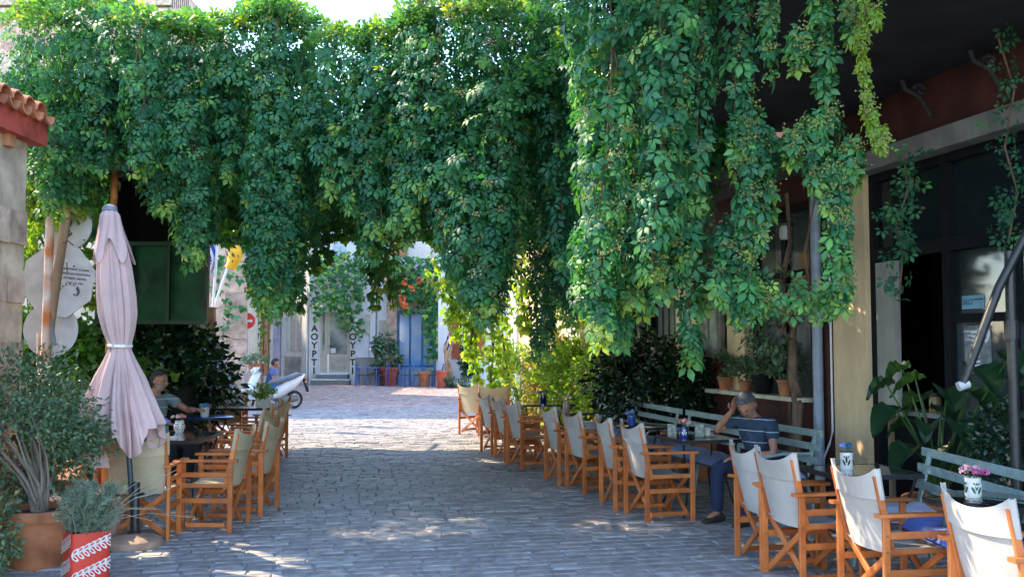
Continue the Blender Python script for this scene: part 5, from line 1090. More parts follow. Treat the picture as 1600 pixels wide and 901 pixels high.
# far planting
def far_vine(name, label, boxes, Y, size, m, T_, dens=1, flow=None):
    Pn = []; 
    for (x0, x1, y0, y1) in boxes:
        n = int((x1 - x0) * (y1 - y0) * (Y / F) ** 2 / (size * size) * 3.2 * dens)
        a = rng.random(n); b = rng.random(n); x = x0 + (x1 - x0) * a; y = y0 + (y1 - y0) * b * (.55 + .45 * np.abs(np.sin(x * .35 + .8 * np.sin(x * .13))))
        s = Y / F; Pn.append(np.stack([(x - 800) * s, Y + rng.normal(0, .35, n), H + (540 - y) * s], 1))
    Pn = np.concatenate(Pn); n = len(Pn); t = thing(name, label, 'creeper', tuple(Pn.mean(0)))
    leaves('leaves', m, Pn, np.array([0, -.2, -1.0]) + rn(n, .5), np.array([0, -1, .6]) + rn(n, .5), size * rng.uniform(.6, 1.2, n), rng.normal(*T_, n), t, T_TRI)
    if flow:
        for px, py in flow:
            c_ = at(px, py, Y - .6); mb = MB()
            for q in range(14):
                d = Vector((random.gauss(0, 1), random.gauss(0, 1), random.gauss(0, 1))).normalized(); sd = d.orthogonal().normalized() * .07; s2 = d.cross(sd); cc = c_ + d * .12
                mb.add([cc - sd, cc - s2 + d * .05, cc + sd, cc + s2 + d * .05], [(0, 1, 2, 3)])
            Q('trumpet_flower', mb, mat('orange_petal', (.80, .16, .04), .6, .1), t)
    return t
far_vine('facade_creeper', 'small leaved creeper trailing over the yoghurt shop door', [(486, 570, 392, 470), (490, 505, 460, 500), (528, 548, 460, 520), (555, 566, 450, 535), (508, 528, 460, 492)], 39.2, .19, M_leaf, (.45, .25))
far_vine('facade_creeper', 'rounded creeper with orange trumpet flowers above the blue shop', [(600, 690, 400, 470), (625, 700, 420, 490), (664, 688, 470, 585)], 38.9, .20, M_leaf, (.5, .25), 1, [(608, 440), (632, 440), (643, 450), (628, 466), (632, 476), (657, 438), (611, 458)])
far_vine('facade_creeper', 'sparse creeper trailing on the sunlit wing left of the shop', [(395, 425, 440, 560), (425, 470, 460, 520)], 41.5, .19, M_lime, (.3, .2), .3)
bush('potted_bush', 'slim green bush in a red pot beside the yoghurt shop window', 'bush', tuple(at(603, 560, 38.6)), (.55, .45, .95), 1300, .18, M_bush, T_ONE, 26, tint=(.3, .25), stems=6)
pot('flower_pot', 'dull red pot under the slim bush by the yoghurt shop', (at(606, 600, 38.6).x, 38.6, 0), .42, .75, mat('dull_red_pot', (.30, .06, .05), .6))
pot('flower_pot', 'bright orange red pot by the blue chairs at the climber trunk', (at(690, 600, 37.2).x, 37.2, 0), .24, .66, mat('orange_red_pot', (.50, .10, .05), .6)); pot('flower_pot', 'brown pot between the blue chairs', (at(663, 600, 37.8).x, 37.8, 0), .25, .6)
bush('weeds', 'green weeds at the foot of the pale wall right of the climber trunk', 'plant', tuple(at(713, 602, 37.2)), (.7, .35, .35), 700, .2, M_bush, T_NARROW, 16, tint=(.3, .2), stems=4)
# blue chairs and tables, far
def blue_chair():
    t = thing('blue_metal_chair', 'c', 'chair')
    for sx in (-1, 1):
        MB().tube([(sx * .19, .2, 0), (sx * .19, .19, .45)], .014, 6).build('leg', M_blue, t); MB().tube([(sx * .19, -.2, 0), (sx * .19, -.19, .45), (sx * .18, -.22, .72), (sx * .17, -.26, .9)], .014, 6).build('back_leg', M_blue, t)
    MB().box(-.2, .2, -.2, .21, .44, .47).build('seat', mat('dark_seat', (.05, .05, .06), .6), t)
    for z in (.62, .74, .88): MB().tube([(-.18, -.22 - (z - .6) * .12, z), (0, -.25 - (z - .6) * .12, z), (.18, -.22 - (z - .6) * .12, z)], .012, 6).build('back_rail', M_blue, t)
    return t
BC = blue_chair(); GB = 'blue metal chairs at the far end of the street'
for k, (px, Y, rz, lab) in enumerate(((566, 38.0, -90, 'leftmost blue metal chair before the yoghurt shop'), (583, 38.3, -80, 'second blue metal chair from the left before the yoghurt shop'), (598, 37.9, 80, 'blue metal chair just left of the slim potted bush'), (634, 37.8, -90, 'blue metal chair right of the potted bush before the blue shop'), (655, 38.1, -85, 'blue metal chair before the middle of the blue glass'), (670, 37.9, 85, 'blue metal chair before the right half of the blue glass'), (683, 37.7, 90, 'rightmost blue metal chair next to the orange red pot'))):
    place(BC, (at(px, 540, Y).x, Y, 0), R(rz), lab, GB, 1.0)
for px, lab in ((575, 'blue metal table before the yoghurt shop window'), (647, 'blue metal table before the blue shop')):
    c_ = at(px, 540, 38.0); t = thing('blue_table', lab, 'table', (c_.x, 38.0, 0))
    MB().box(-.42, .42, -.35, .35, .72, .75).build('table_top', M_blue, t)
    for sx in (-1, 1):
        for sy_2 in (-1, 1): MB().tube([(sx * .38, sy_2 * .3, 0), (sx * .38, sy_2 * .3, .72)], .016, 6).build('leg', M_blue, t)
# stone building mid left with flags
sb = thing('stone_town_building', 'tall pinkish stone block building behind the flags on the left', 'building', (-10, 28, 0)); SY = 26.2
bx1 = at(384, 540, SY).x
Q('wall', MB().hexa([Vector((-19, SY, 0)), Vector((bx1, SY, 0)), Vector((bx1 - 1.9, SY + 8.4, 0)), Vector((-19, SY + 8.4, 0)), Vector((-19, SY, 9.6)), Vector((bx1, SY, 9.6)), Vector((bx1 - 1.9, SY + 8.4, 9.6)), Vector((-19, SY + 8.4, 9.6))]), M_mort, sb)
zc = .1; rs = random.Random(9); rowi = 0
while zc < 7.6:
    x = bx1 + .02; hh = .42
    while x > -9.6:
        LL = rs.uniform(.5, .95); Q('stone', MB().box(x - LL + .025, x - .0, SY - rs.uniform(.02, .05), SY + .05, zc + .015, zc + hh - .015), M_stone, sb); x -= LL
    zc += hh
Q('notice', MB().box(at(329, 0, SY).x, at(336, 0, SY).x, SY - .08, SY - .05, fz(515, SY), fz(480, SY)), M_metalw, sb)
far_vine('facade_creeper', 'thin creeper growing up the pink stone building below the flags', [(328, 345, 400, 470), (340, 380, 395, 520)], 26.0, .2, M_leaf, (.45, .2), .35)
# flags
def flag(name, label, x0, y0, x1, y1, pole0, pole1, Y, m, wpx):
    t = thing(name, label, 'flag', at(*pole0, Y)); Q('pole', MB().tube([at(*pole0, Y), at(*pole1, Y)], .028, 8), M_metalw, t, smooth=True)
    a_ = at(x0, y0, Y); b_ = at(x1, y1, Y)
    def fn(u, v):
        p = a_.lerp(b_, v) + Vector((u * wpx * Y / F, .10 * math.sin(u * 7 + v * 3), -.10 * u * v)); return p + Vector((.04 * math.sin(v * 9 + u * 2), 0, 0))
    Q('cloth', MB().grid(fn, 14, 18), m, t, smooth=True, thick=.006); return t, fn
FYY = 21
t, fn = flag('yellow_flag', 'yellow flag with a black eagle drooping from a white pole on the left', 358, 364, 350, 416, (327, 500), (381, 345), FYY, mat('yellow_cloth', (.80, .50, .04), .8, .1, 4), 22)
mb = MB(); 
for (u0, v0, r0, ru) in ((.10, .55, .20, .5), (.35, .50, .10, .45), (.55, .62, .08, .5), (.30, .35, .08, .3), (.55, .40, .06, .35), (.75, .62, .05, .25), (.25, .72, .07, .3), (.5, .8, .05, .3)):
    pts = []
    for q in range(10): 
        a = q * .628; rr_ = r0 * (1 if q % 2 else .55); p = fn(min(1, max(0, u0 + rr_ * ru * 2 * math.cos(a))), min(1, max(0, v0 + rr_ * math.sin(a)))); pts.append(p + Vector((0, -.03, 0)))
    mb.add(pts, [tuple(range(10))])
Q('eagle', mb, M_black, t)
t, fn = flag('greek_flag', 'blue and white striped flag hanging at the edge of the green shutter', 322, 345, 322, 425, (330, 520), (345, 300), 19.5, mat('flag_white', (.70, .70, .72), .8, .05), 14)
mb = MB()
for k in range(4): mb.add([fn(.10 + .22 * k, 0) + Vector((0, -.02, 0)), fn(.21 + .22 * k, 0) + Vector((0, -.02, 0)), fn(.21 + .22 * k, 1) + Vector((0, -.02, 0)), fn(.10 + .22 * k, 1) + Vector((0, -.02, 0))], [(0, 1, 2, 3)])
mb = MB()
for k in range(3): mb.grid(lambda u, v, k=k: fn(.0 + .34 * k + .2 * u, v) + Vector((0, -.02, 0)), 3, 16)
Q('stripes', mb, mat('flag_blue', (.02, .06, .35), .8), t)
# no entry sign
ne = thing('no_entry_sign', 'round red no entry sign on a grey post by the sunlit wing', 'road sign', (at(386, 540, 27).x, 27, 0)); c_ = at(386, 501, 26.9)
Q('disc', MB().tube([c_, c_ + Vector((0, .02, 0))], .225, 32), mat('sign_red', (.70, .05, .04), .4, .03), ne); Q('white_bar', MB().box(c_.x - .15, c_.x + .15, c_.y - .006, c_.y - .001, c_.z - .035, c_.z + .035), M_metalw, ne); Q('post', MB().tube([(c_.x, 27, 0), (c_.x, 27, c_.z + .1)], .03, 8), M_lightm, ne)
# high building behind the creeper, top left
hb = thing('upper_building', 'tall pinkish building with ledges and a balcony rail above the creeper at top left', 'building', (-22, 50, 0)); UY = 50
def ux(px): return at(px, 20, UY).x
ztop = at(0, -40, UY).z
Q('wall', MB().box(-42, ux(262), UY, UY + 12, 0, ztop), M_stone, hb)
for py in (12, 24): Q('ledge', MB().box(-42, ux(262) + .3, UY - .4, UY - .01, at(0, py, UY).z, at(0, py, UY).z + .25), M_mort, hb)
Q('balcony', MB().box(ux(262), ux(300), UY - .2, UY + 2, at(0, 20, UY).z, at(0, 16, UY).z), M_mort, hb)
for k in range(12): Q('baluster', MB().tube([(ux(262) + k * .105, UY - .2, at(0, 16, UY).z), (ux(262) + k * .105, UY - .2, at(0, -8, UY).z)], .02, 5), M_black, hb)
# unseen building added on the far left to shade the far street
lb = thing('shade_building', 'unseen building added behind the pink stone building to shade the far street', 'building', (-22, 36, 0)); Q('wall', MB().box(-30, -12.5, 36, 41.5, 0, 8.5), M_mort, lb); Q('roof', MB().box(-30.3, -12.3, 35.8, 41.7, 8.5, 8.8), M_terra, lb)
# wire near the top
wr = tag(MB().tube([at(850, 12, 30) , at(900, 4, 30), at(1000, -25, 30)], .025, 5).build('overhead_wire', M_black), 'thin overhead wire crossing the sky at the top centre', 'wire')
bush('far_tree_tip', 'small tree tip poking up behind the creeper at the top centre', 'tree', tuple(at(848, 14, 30)), (.5, .4, .4), 260, .16, M_bush, T_ONE, 8, tint=(.3, .2), stems=3, trunk=tuple(at(850, 90, 30)), base=0)

# ---------------------------------------------------------------- scooter
scp = at(424, 600, 24.3); sc = thing('scooter', 'white motor scooter with a grey seat parked by the bushes on the left', 'scooter', (scp.x, 24.3, 0), math.atan2(-.62, -.78))
# local: +X is forward
sc.scale = (.93,) * 3; M_sw = mat('scooter_white', (.60, .63, .66), .25, .03, 6, 0, coat=.7); M_rub = mat('rubber', (.02, .02, .02), .8); M_seat = mat('grey_seat_vinyl', (.13, .14, .17), .4, .1); M_gpl = mat('grey_plastic', (.16, .17, .18), .5)
def ring_y(x, z, wy, hz, zt=None, n=12): return [Vector((x, wy * math.cos(k * 2 * math.pi / n), z + hz * math.sin(k * 2 * math.pi / n))) for k in range(n)]
MB().loft([ring_y(-.98, .92, .03, .03), ring_y(-.85, .82, .12, .12), ring_y(-.6, .66, .17, .17), ring_y(-.35, .55, .18, .20), ring_y(-.12, .42, .17, .17), ring_y(.0, .34, .14, .09)]).build('rear_body', M_sw, sc, True)
MB().loft([ring_y(-.9, .93, .07, .03), ring_y(-.75, .93, .12, .07), ring_y(-.5, .84, .14, .08), ring_y(-.2, .76, .14, .09), ring_y(.02, .74, .11, .06), ring_y(.08, .70, .05, .04)]).build('seat', M_seat, sc, True)
MB().loft([ring_y(-.15, .30, .16, .05), ring_y(.15, .28, .17, .045), ring_y(.45, .30, .17, .05), ring_y(.6, .4, .12, .05)]).build('floorboard', M_gpl, sc, True)
def shield(u, v):
    z = .30 + .70 * v; y = (u - .5) * 2; wv = .22 - .09 * v * v; return Vector((.50 + .16 * (1 - y * y) + .10 * math.sin(v * 3) - .16 * v, y * wv, z))
MB().grid(shield, 10, 10).build('front_shield', M_sw, sc, True, thick=.03)
MB().loft([[Vector((x, y, z)) for (x, y, z) in [(cx + .09 * math.cos(q * math.pi / 5) , .13 * sc_2 * math.sin(q * math.pi / 5), zz) for q in range(10)]] for cx, sc_2, zz in ((.46, .6, .96), (.48, 1.0, 1.02), (.46, 1.1, 1.08), (.43, .7, 1.15))]).build('handlebar_cowl', M_sw, sc, True)
MB().tube([(.36, -.34, 1.08), (.42, -.15, 1.08), (.42, .15, 1.08), (.36, .34, 1.08)], .016, 8).build('handlebar', M_rub, sc, True)
hl = MB().ell((.56, 0, 1.05), .04, .08, .05).build('headlight', mat('headlamp_glass', (.6, .62, .65), .1), sc, True)
for s in (-1, 1):
    mi = MB().tube([(.40, s * .22, 1.09), (.38, s * .28, 1.24)], .007, 6).build('mirror_stalk', M_rub, sc); MB().ell((.38, s * .30, 1.27), .015, .06, .04).build('mirror', M_gpl, mi)
def wheel(x, r):
    ty = MB(); n = 28; m = 8; vs = [Vector((x + (r - .045 + .045 * math.cos(b)) * math.cos(a), .05 * math.sin(b), r + (r - .045 + .045 * math.cos(b)) * math.sin(a))) for a in [k * 2 * math.pi / n for k in range(n)] for b in [q * 2 * math.pi / m for q in range(m)]]
    ty.add(vs, [(i * m + j, i * m + (j + 1) % m, ((i + 1) % n) * m + (j + 1) % m, ((i + 1) % n) * m + j) for i in range(n) for j in range(m)])
    w_ = ty.build('wheel', M_rub, sc, True); rim = MB()
    rim.tube([(x, -.035, r), (x, .035, r)], .05, 14)
    for k in range(5): a = k * 2 * math.pi / 5; rim.bar((x, 0, r), (x + (r - .085) * math.cos(a), 0, r + (r - .085) * math.sin(a)), .04, .025, (0, 1, 0))
    nn = 24
    for k in range(nn): a0_, a1__ = k * 2 * math.pi / nn, (k + 1) * 2 * math.pi / nn; rim.bar((x + (r - .085) * math.cos(a0_), 0, r + (r - .085) * math.sin(a0_)), (x + (r - .085) * math.cos(a1__), 0, r + (r - .085) * math.sin(a1__)), .05, .012, (0, 1, 0))
    rim.build('rim', M_lightm, w_)
wheel(-.68, .25); wheel(.72, .25)
MB().grid(lambda u, v: Vector((.72 + .31 * math.cos(.5 + 2.3 * u), (v - .5) * .17, .25 + .31 * math.sin(.5 + 2.3 * u) + .02 * (1 - (2 * v - 1) ** 2))), 12, 4).build('front_fender', M_sw, sc, True, thick=.01)
MB().tube([(.47, 0, 1.0), (.60, 0, .55), (.70, 0, .30)], .035, 8).build('fork', M_gpl, sc, True); MB().tube([(-.15, -.15, .22), (-.45, -.17, .28), (-.85, -.18, .36)], [.03, .055, .055], 10).build('exhaust', mat('steel', (.45, .45, .45), .3, metal=1), sc, True)
MB().loft([ring_y(-.78, .28, .06, .08), ring_y(-.45, .27, .08, .11), ring_y(-.2, .27, .08, .1)]).build('engine', M_gpl, sc, True); MB().box(-1.02, -.96, -.06, .06, .78, .83).build('tail_light', mat('tail_red', (.5, .03, .02), .3), sc); MB().bar((-.95, 0, .80), (-1.08, 0, .45), .16, .012, (0, 1, 0)).build('mud_flap', M_rub, sc); MB().box(-1.10, -1.09, -.09, .09, .50, .62).build('number_plate', M_metalw, sc)
for s in (-1, 1): MB().ell((-.95, s * .12, .72), .03, .02, .02).build('indicator', mat('amber_lens', (.8, .3, .03), .3), sc)
MB().tube([(-.15, .12, .25), (-.22, .25, .02)], .012, 6).build('side_stand', M_rub, sc)

# ---------------------------------------------------------------- people
def skin(name, pts, edges, m, parent, root=0, sub=2):
    me = bpy.data.meshes.new(name); me.from_pydata([p[0] for p in pts], edges, []); o = bpy.data.objects.new('tmp_skin', me); C.objects.link(o)
    md = o.modifiers.new('s', 'SKIN'); md.branch_smoothing = .6
    for i, p in enumerate(pts):
        r = p[1] if hasattr(p[1], '__len__') else (p[1], p[1]); me.skin_vertices[0].data[i].radius = r; me.skin_vertices[0].data[i].use_root = (i == root)
    ms = o.modifiers.new('d', 'SUBSURF'); ms.levels = sub; ms.render_levels = sub
    dg = bpy.context.evaluated_depsgraph_get(); m2 = bpy.data.meshes.new_from_object(o.evaluated_get(dg)); bpy.data.objects.remove(o)
    m2.materials.clear(); m2.materials.append(m); m2.polygons.foreach_set('use_smooth', [True] * len(m2.polygons))
    o = bpy.data.objects.new(name, m2); C.objects.link(o); o.parent = parent; return o
def head_mesh(sc_=1.0, beard=0):
    """skull with brow, eye hollows, nose, lips, jaw and ears; faces +Y, centre of the skull at the origin"""
    nu, nv = 40, 32; vs = []
    for j in range(nv + 1):
        th = math.pi * (j + .02) / (nv + .04)
        for i in range(nu):
            ph = 2 * math.pi * i / nu; x = math.sin(th) * math.cos(ph); y = math.sin(th) * math.sin(ph); z = math.cos(th)
            X, Y_, Z = x * .076, y * .096, z * .118
            if z < 0: X *= 1 - .30 * (-z) ** 1.4; Y_ *= (1 - .28 * (-z)) if y < 0 else (1 - .10 * -z)
            f = max(0, y)
            g = lambda cx, cz, sx, sz: math.exp(-((X - cx) / sx) ** 2 - ((Z - cz) / sz) ** 2) * (f > .25)
            Y_ += .024 * g(0, -.022, .011, .016) + .013 * g(0, .002, .008, .022) + .006 * g(0, .026, .045, .010) - .013 * (g(.030, .008, .017, .011) + g(-.030, .008, .017, .011)) + .007 * g(0, -.055, .022, .012) - .004 * g(0, -.048, .02, .004) + .009 * g(0, -.088, .022, .018)
            vs.append(Vector((X, Y_, Z)) * sc_)
    fs = [(j * nu + i, j * nu + (i + 1) % nu, (j + 1) * nu + (i + 1) % nu, (j + 1) * nu + i) for j in range(nv) for i in range(nu)]
    return vs, fs, nu, nv
def add_head(par, pos, rot, hair_m, sc_=1.0, beard=None, hairline=.30, skin_m=None):
    hd = bpy.data.objects.new('tmp', None); M_ = Matrix.Translation(pos) @ rot.to_matrix().to_4x4()
    vs, fs, nu, nv = head_mesh(sc_); skin_m = skin_m or M_skin
    mb = MB(); mb.add([M_ @ v for v in vs], fs)
    for s in (-1, 1): 
        c = [M_ @ (Vector((s * (.076 + .006 * math.sin(q)), -.004 + .016 * math.cos(q), -.004 + .030 * math.sin(q))) * sc_) for q in [k * .6283 for k in range(10)]]
        c2 = [M_ @ (Vector((s * .088, -.012 + .012 * math.cos(q), .000 + .024 * math.sin(q))) * sc_) for q in [k * .6283 for k in range(10)]]; mb.loft([c, c2])
    h = mb.build('head', skin_m, par, True)
    for s in (-1, 1):
        MB().add([M_ @ (Vector((s * .030 + .011 * math.cos(q), .086, .007 + .0045 * math.sin(q))) * sc_) for q in [k * .6283 for k in range(10)]], [tuple(range(10))]).build('eye', mat('eye_dark', (.03, .02, .02), .3), h)
        MB().add([M_ @ (Vector((s * .030 + dx_, .092, .022 + dz_)) * sc_) for dx_, dz_ in ((-.017, 0), (.017, -.002), (.014, .006), (-.014, .007))], [(0, 1, 2, 3)]).build('eyebrow', hair_m, h)
    MB().add([M_ @ (Vector((dx_, .0975, -.050 + dz_)) * sc_) for dx_, dz_ in ((-.022, 0), (0, -.004), (.022, 0), (0, .004))], [(0, 1, 2, 3)]).build('mouth', mat('lip', (.22, .07, .05), .5), h)
    # hair shell
    hv = []; 
    for v in vs: 
        n_ = v.normalized(); hv.append(v * 1.07 + n_ * (.008 + .006 * noise.noise(v * 60)) * sc_)
    def keep(f, test): return all(test(vs[i] / sc_) for i in f)
    hf = [f for f in fs if keep(f, lambda v: (v.z > .045 + .35 * max(0, v.y)) or (v.y < -.005 and v.z > -.055))]
    MB().add([M_ @ v for v in hv], hf).build('hair', hair_m, h, True, thick=.006)
    if beard:
        bf = [f for f in fs if keep(f, lambda v: v.z < -.030 and v.y > .0 and not (abs(v.x) < .026 and -.062 < v.z < -.040 and v.y > .06) and not (abs(v.x) < .02 and v.z > -.042))]
        MB().add([M_ @ (v * 1.035) for v in vs], bf).build('beard', beard, h, True, thick=.002)
    return h
def fingers(par, wrist, dirv, palmn, m, curl=.6, sc_=1.0):
    """palm block plus five curved tapering fingers"""
    d = Vector(dirv).normalized(); n = Vector(palmn); n = (n - d * n.dot(d)).normalized(); s = d.cross(n); w = Vector(wrist); mb = MB()
    mb.loft([[w + d * a * sc_ + s * b * math.cos(q) * sc_ + n * c * math.sin(q) * sc_ for q in [k * .6283 for k in range(10)]] for a, b, c in ((-.02, .026, .02), (.01, .030, .018), (.05, .040, .016), (.085, .040, .013), (.095, .034, .009))])
    for k, L in enumerate((.070, .078, .073, .058)):
        b = w + d * .085 * sc_ + s * (-.030 + .020 * k) * sc_; pts = [b]; dd = d.copy()
        for q in range(3): dd = (dd + n * curl * (.35 + .25 * q)).normalized(); pts.append(pts[-1] + dd * L / 3 * sc_)
        mb.tube(pts, [.0095 * sc_, .009 * sc_, .0085 * sc_, .006 * sc_], 8)
    b = w + d * .02 * sc_ - s * .03 * sc_; t1 = (d * .6 - s * .8 + n * .3).normalized(); mb.tube([b, b + t1 * .035 * sc_, b + (t1 + d * .5).normalized() * .065 * sc_], [.012 * sc_, .011 * sc_, .008 * sc_], 8)
    return mb
def stripes_mat(name, base, line, freq, width, off=0, rot=(0, 0, 0)):
    m = mat(name, base, .9, .1, 8, .2, 150); N = m.node_tree.nodes; L = m.node_tree.links
    tc = N.new('ShaderNodeTexCoord'); sp = N.new('ShaderNodeSeparateXYZ'); mp = N.new('ShaderNodeMapping'); mp.inputs['Rotation'].default_value = rot; L.new(tc.outputs['Object'], mp.inputs[0]); L.new(mp.outputs[0], sp.inputs[0])
    a = N.new('ShaderNodeMath'); a.operation = 'MULTIPLY_ADD'; a.inputs[1].default_value = freq; a.inputs[2].default_value = off; L.new(sp.outputs[2], a.inputs[0])
    f = N.new('ShaderNodeMath'); f.operation = 'FRACT'; L.new(a.outputs[0], f.inputs[0]); c = N.new('ShaderNodeMath'); c.operation = 'LESS_THAN'; c.inputs[1].default_value = width; L.new(f.outputs[0], c.inputs[0])
    mx = N.new('ShaderNodeMix'); mx.data_type = 'RGBA'; p = N['Principled BSDF']; src = p.inputs['Base Color'].links[0].from_socket; L.new(c.outputs[0], mx.inputs[0]); L.new(src, mx.inputs[6]); mx.inputs[7].default_value = (*line, 1); L.new(mx.outputs[2], p.inputs['Base Color']); return m
from mathutils import Euler
def person(label, loc, rz, J, shirt_m, trouser_m, hair_m, head_rot=(0, 0, 0), beard=None, sc_=1.0, sleeve=.62, group=None, hands=None, thick=1.0, shoe=None):
    """J: joints in local space, facing +Y, +X is the person's right"""
    t = thing('person', label, 'person', loc, rz, group); t.scale = (sc_,) * 3
    J = {k: Vector(v) for k, v in J.items()}
    pts = [(J['pelvis'], .11), ((J['pelvis'] + J['chest']) / 2, .105), (J['chest'], .125), (J['neck'], .055), (J['neck'].lerp(J['head'], .55), .052)]; ed = [(0, 1), (1, 2), (2, 3), (3, 4)]
    def chain(start, items):
        p = start
        for v, r in items: pts.append((Vector(v), r)); ed.append((p, len(pts) - 1)); p = len(pts) - 1
        return p
    for s in 'RL':
        sh, el, wr = J['sh' + s], J['el' + s], J['wr' + s]; chain(2, [(sh, .055), (sh.lerp(el, .5), .044), (el, .037), (el.lerp(wr, .35), .038), (wr, .024)])
        hp, kn, an, to = J['hp' + s], J['kn' + s], J['an' + s], J['to' + s]; chain(0, [(hp, .085), (hp.lerp(kn, .5), .072), (kn, .055), (kn.lerp(an, .35), .052), (an, .035), (to, .03)])
    skin('body', pts, ed, M_skin, t)
    # shirt
    q = 1.13 * thick; sp = [(J['pelvis'] + (J['chest'] - J['pelvis']) * .02, .13 * thick), ((J['pelvis'] + J['chest']) / 2, .13 * q), (J['chest'], .145 * q), (J['neck'] * .9 + J['chest'] * .1, .068)]; se = [(0, 1), (1, 2), (2, 3)]
    for s in 'RL':
        sh, el = J['sh' + s], J['el' + s]; sp += [(sh, .075), (sh.lerp(el, sleeve), .066)]; n = len(sp); se += [(2, n - 2), (n - 2, n - 1)]
    skin('shirt', sp, se, shirt_m, t)
    tp_ = [(J['pelvis'], .135 * thick)]; te = []
    for s in 'RL':
        hp, kn, an = J['hp' + s], J['kn' + s], J['an' + s]; tp_ += [(hp, .105), (hp.lerp(kn, .5), .088), (kn, .070), (kn.lerp(an, .5), .064), (an, .058)]; n = len(tp_); te += [(0, n - 5), (n - 5, n - 4), (n - 4, n - 3), (n - 3, n - 2), (n - 2, n - 1)]
    skin('trousers', tp_, te, trouser_m, t)
    for s in 'RL':
        an, to = J['an' + s], J['to' + s]; d = (to - an); d.z = 0; d.normalize(); sd = Vector((-d.y, d.x, 0)); b = Vector((an.x, an.y, min(an.z, to.z) - .035))
        MB().loft([[b + d * a + sd * w_ * math.cos(q_) + Vector((0, 0, h_ * (.5 + .5 * math.sin(q_)))) for q_ in [k * .6283 for k in range(10)]] for a, w_, h_ in ((-.08, .03, .06), (-.05, .042, .085), (.04, .045, .08), (.12, .048, .05), (.17, .035, .03))]).build('shoe', shoe or mat('dark_shoe', (.04, .035, .03), .5), t, True)
    for s in 'RL':
        el, wr = J['el' + s], J['wr' + s]; dv, pn, cu = (hands or {}).get(s, ((wr - el), (0, 0, -1), .5)); f = fingers(t, wr, dv, pn, M_skin, cu); f.build('hand', M_skin, t, True)
    add_head(t, J['head'], Euler([R(a) for a in head_rot]), hair_m, 1.0, beard)
    return t
M_hg = mat('grey_hair', (.085, .085, .09), .8, .3, 60, .6, 120); M_hb = mat('black_hair', (.025, .022, .022), .7, .3, 60, .6, 120); M_bd = mat('grey_stubble', (.34, .28, .25), .9, .2, 80, .2)
M_navy = stripes_mat('navy_striped_shirt', (.022, .045, .085), (.45, .5, .52), 9.5, .055, .15); M_gsh = stripes_mat('grey_striped_shirt', (.17, .24, .27), (.5, .58, .58), 11, .08, .1)
M_jean = mat('navy_trousers', (.016, .028, .07), .9, .15, 8, .2, 100); M_jb = mat('blue_jeans', (.04, .15, .36), .9, .15, 8, .2); M_dkt = mat('dark_trousers', (.025, .028, .035), .9, .1)
person('grey haired man in navy striped shirt on the bench, hand to his head', (2.33, 8.95, 0), R(128), dict(
    pelvis=(0, .02, .50), chest=(.0, .10, .83), neck=(0, .17, .98), head=(-.01, .255, 1.06), shR=(.185, .13, .93), elR=(.37, .24, .80), wrR=(.17, .24, 1.00), shL=(-.185, .13, .92), elL=(-.26, .20, .64), wrL=(-.05, .40, .60),
    hpR=(.10, .04, .49), knR=(.17, .46, .50), anR=(.16, .48, .09), toR=(.17, .60, .05), hpL=(-.10, .04, .49), knL=(-.13, .46, .50), anL=(-.12, .42, .09), toL=(-.12, .54, .05)),
    M_navy, M_jean, M_hg, (-42, 4, 14), M_bd, thick=1.02, hands={'R': ((-.25, -.05, .55), (-.8, .3, .1), .4), 'L': ((.6, .5, -.05), (0, 0, -1), .5)})
person('dark haired man in a grey striped shirt sitting behind the left tables', (-4.12, 11.0, 0), R(-112), dict(
    pelvis=(0, 0, .52), chest=(.0, .04, .90), neck=(0, .07, 1.08), head=(.0, .12, 1.20), shR=(.20, .05, 1.01), elR=(.30, .12, .74), wrR=(.20, .36, .74), shL=(-.20, .06, 1.01), elL=(-.27, .30, .86), wrL=(-.14, .55, .88),
    hpR=(.10, .04, .49), knR=(.15, .44, .50), anR=(.15, .46, .09), toR=(.16, .58, .05), hpL=(-.10, .04, .49), knL=(-.13, .44, .50), anL=(-.12, .46, .09), toL=(-.12, .58, .05)),
    M_gsh, M_dkt, M_hb, (-8, 0, 6), M_bd, thick=1.05)
person('man in grey shirt and blue jeans standing behind the scooter', (at(390, 600, 25.6).x, 25.6, 0), R(-60), dict(
    pelvis=(0, 0, .88), chest=(0, .04, 1.22), neck=(0, .07, 1.38), head=(0, .12, 1.48), shR=(.19, .05, 1.31), elR=(.26, .06, 1.03), wrR=(.22, .26, .90), shL=(-.19, .05, 1.31), elL=(-.25, .08, 1.04), wrL=(-.20, .28, .93),
    hpR=(.09, 0, .84), knR=(.10, .02, .46), anR=(.10, -.02, .08), toR=(.11, .10, .04), hpL=(-.09, 0, .84), knL=(-.10, .02, .46), anL=(-.10, -.02, .08), toL=(-.11, .10, .04)),
    mat('grey_shirt', (.35, .36, .40), .9), M_jb, M_hg, (-15, 0, 0), None, sc_=.86)
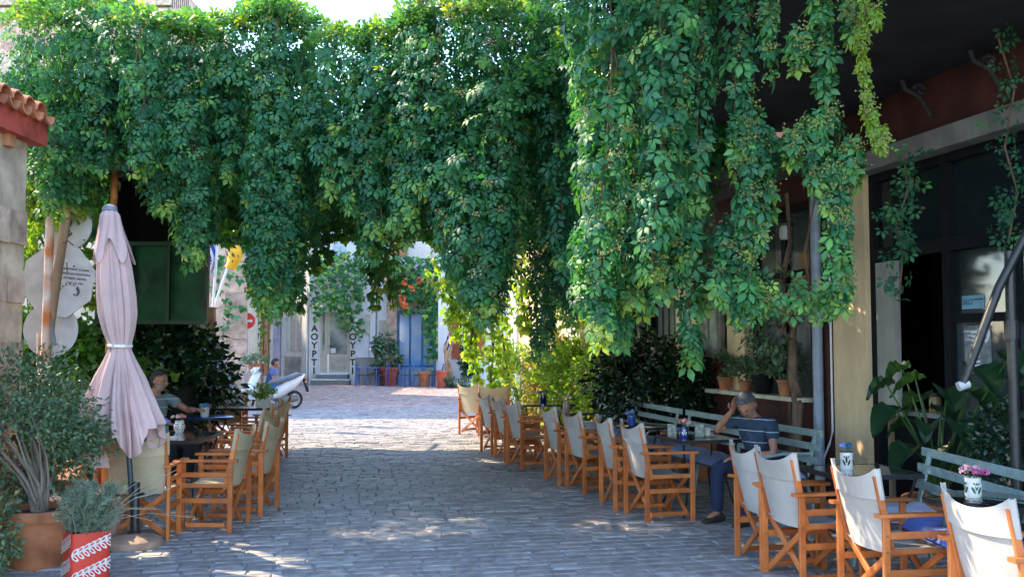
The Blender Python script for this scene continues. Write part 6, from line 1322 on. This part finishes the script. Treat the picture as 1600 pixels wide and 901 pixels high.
t = person('dark haired person in blue sitting just behind the scooter seat', (at(420, 600, 25.4).x, 25.4, 0), R(-80), dict(
    pelvis=(0, 0, .50), chest=(.0, .06, .86), neck=(0, .10, 1.03), head=(.0, .16, 1.14), shR=(.19, .07, .96), elR=(.26, .16, .70), wrR=(.14, .38, .66), shL=(-.19, .07, .96), elL=(-.26, .16, .70), wrL=(-.14, .38, .66),
    hpR=(.10, .04, .49), knR=(.15, .44, .50), anR=(.15, .46, .09), toR=(.16, .58, .05), hpL=(-.10, .04, .49), knL=(-.13, .44, .50), anL=(-.12, .46, .09), toL=(-.12, .58, .05)),
    mat('blue_shirt', (.06, .12, .32), .9), M_jb, M_hb, (-12, 0, 0), None)
place(BC, (at(420, 600, 25.4).x, 25.35, 0), R(-80), 'blue metal chair under the person sitting behind the scooter', GB, 1.0)
fp = thing('potted_plant', 'orange pot with a small green plant near the standing man', 'potted plant', (at(395, 600, 25.2).x, 25.2, 0)); 
c_ = at(397, 579, 25.2)
Q('pot', MB().lathe([(.12, 0), (.17, .22), (.19, .22), (.19, .27), (.001, .25)], (c_.x, 25.2, c_.z - .05), 18), M_terra, fp, smooth=True); Q('stand', MB().box(c_.x - .2, c_.x + .2, 25.05, 25.35, 0, c_.z - .05), M_stone, fp)
P2, O2 = clump_cloud((c_.x, 25.2, c_.z + .3), (.35, .25, .14), 250, 10, .4); leaves('foliage', M_bush, P2, O2 + rn(250, .4), O2 + np.array([0, 0, .5]), rng.uniform(.06, .1, 250), rng.normal(.5, .2, 250), fp, T_ONE)
# scattered fallen leaves on the setts
for i in range(26):
    p = gnd(random.uniform(420, 1180), random.uniform(720, 895)); 
    if p.y < 6: continue
    a = random.uniform(0, 6.28); l = random.uniform(.02, .04); d = Vector((math.cos(a), math.sin(a), 0)) * l; s = Vector((-d.y, d.x, 0)) * .45
    p.z = .022
    tag(MB().add([p - d, p + s + Vector((0, 0, .006)), p + d, p - s + Vector((0, 0, .006)), p + Vector((0, 0, .003))], [(0, 4, 1), (1, 4, 2), (2, 4, 3), (3, 4, 0)]).build('fallen_leaf', MATS['leaf_litter'] if 'leaf_litter' in MATS else mat('leaf_litter', (.30, .28, .08), .7)), 'tiny yellowish fallen leaf lying on the grey setts', 'leaf', 'fallen leaves on the setts')
for i, (s) in enumerate(()): pass
for tmp in [o for o in bpy.data.objects if o.name.startswith('tmp')]: bpy.data.objects.remove(tmp)
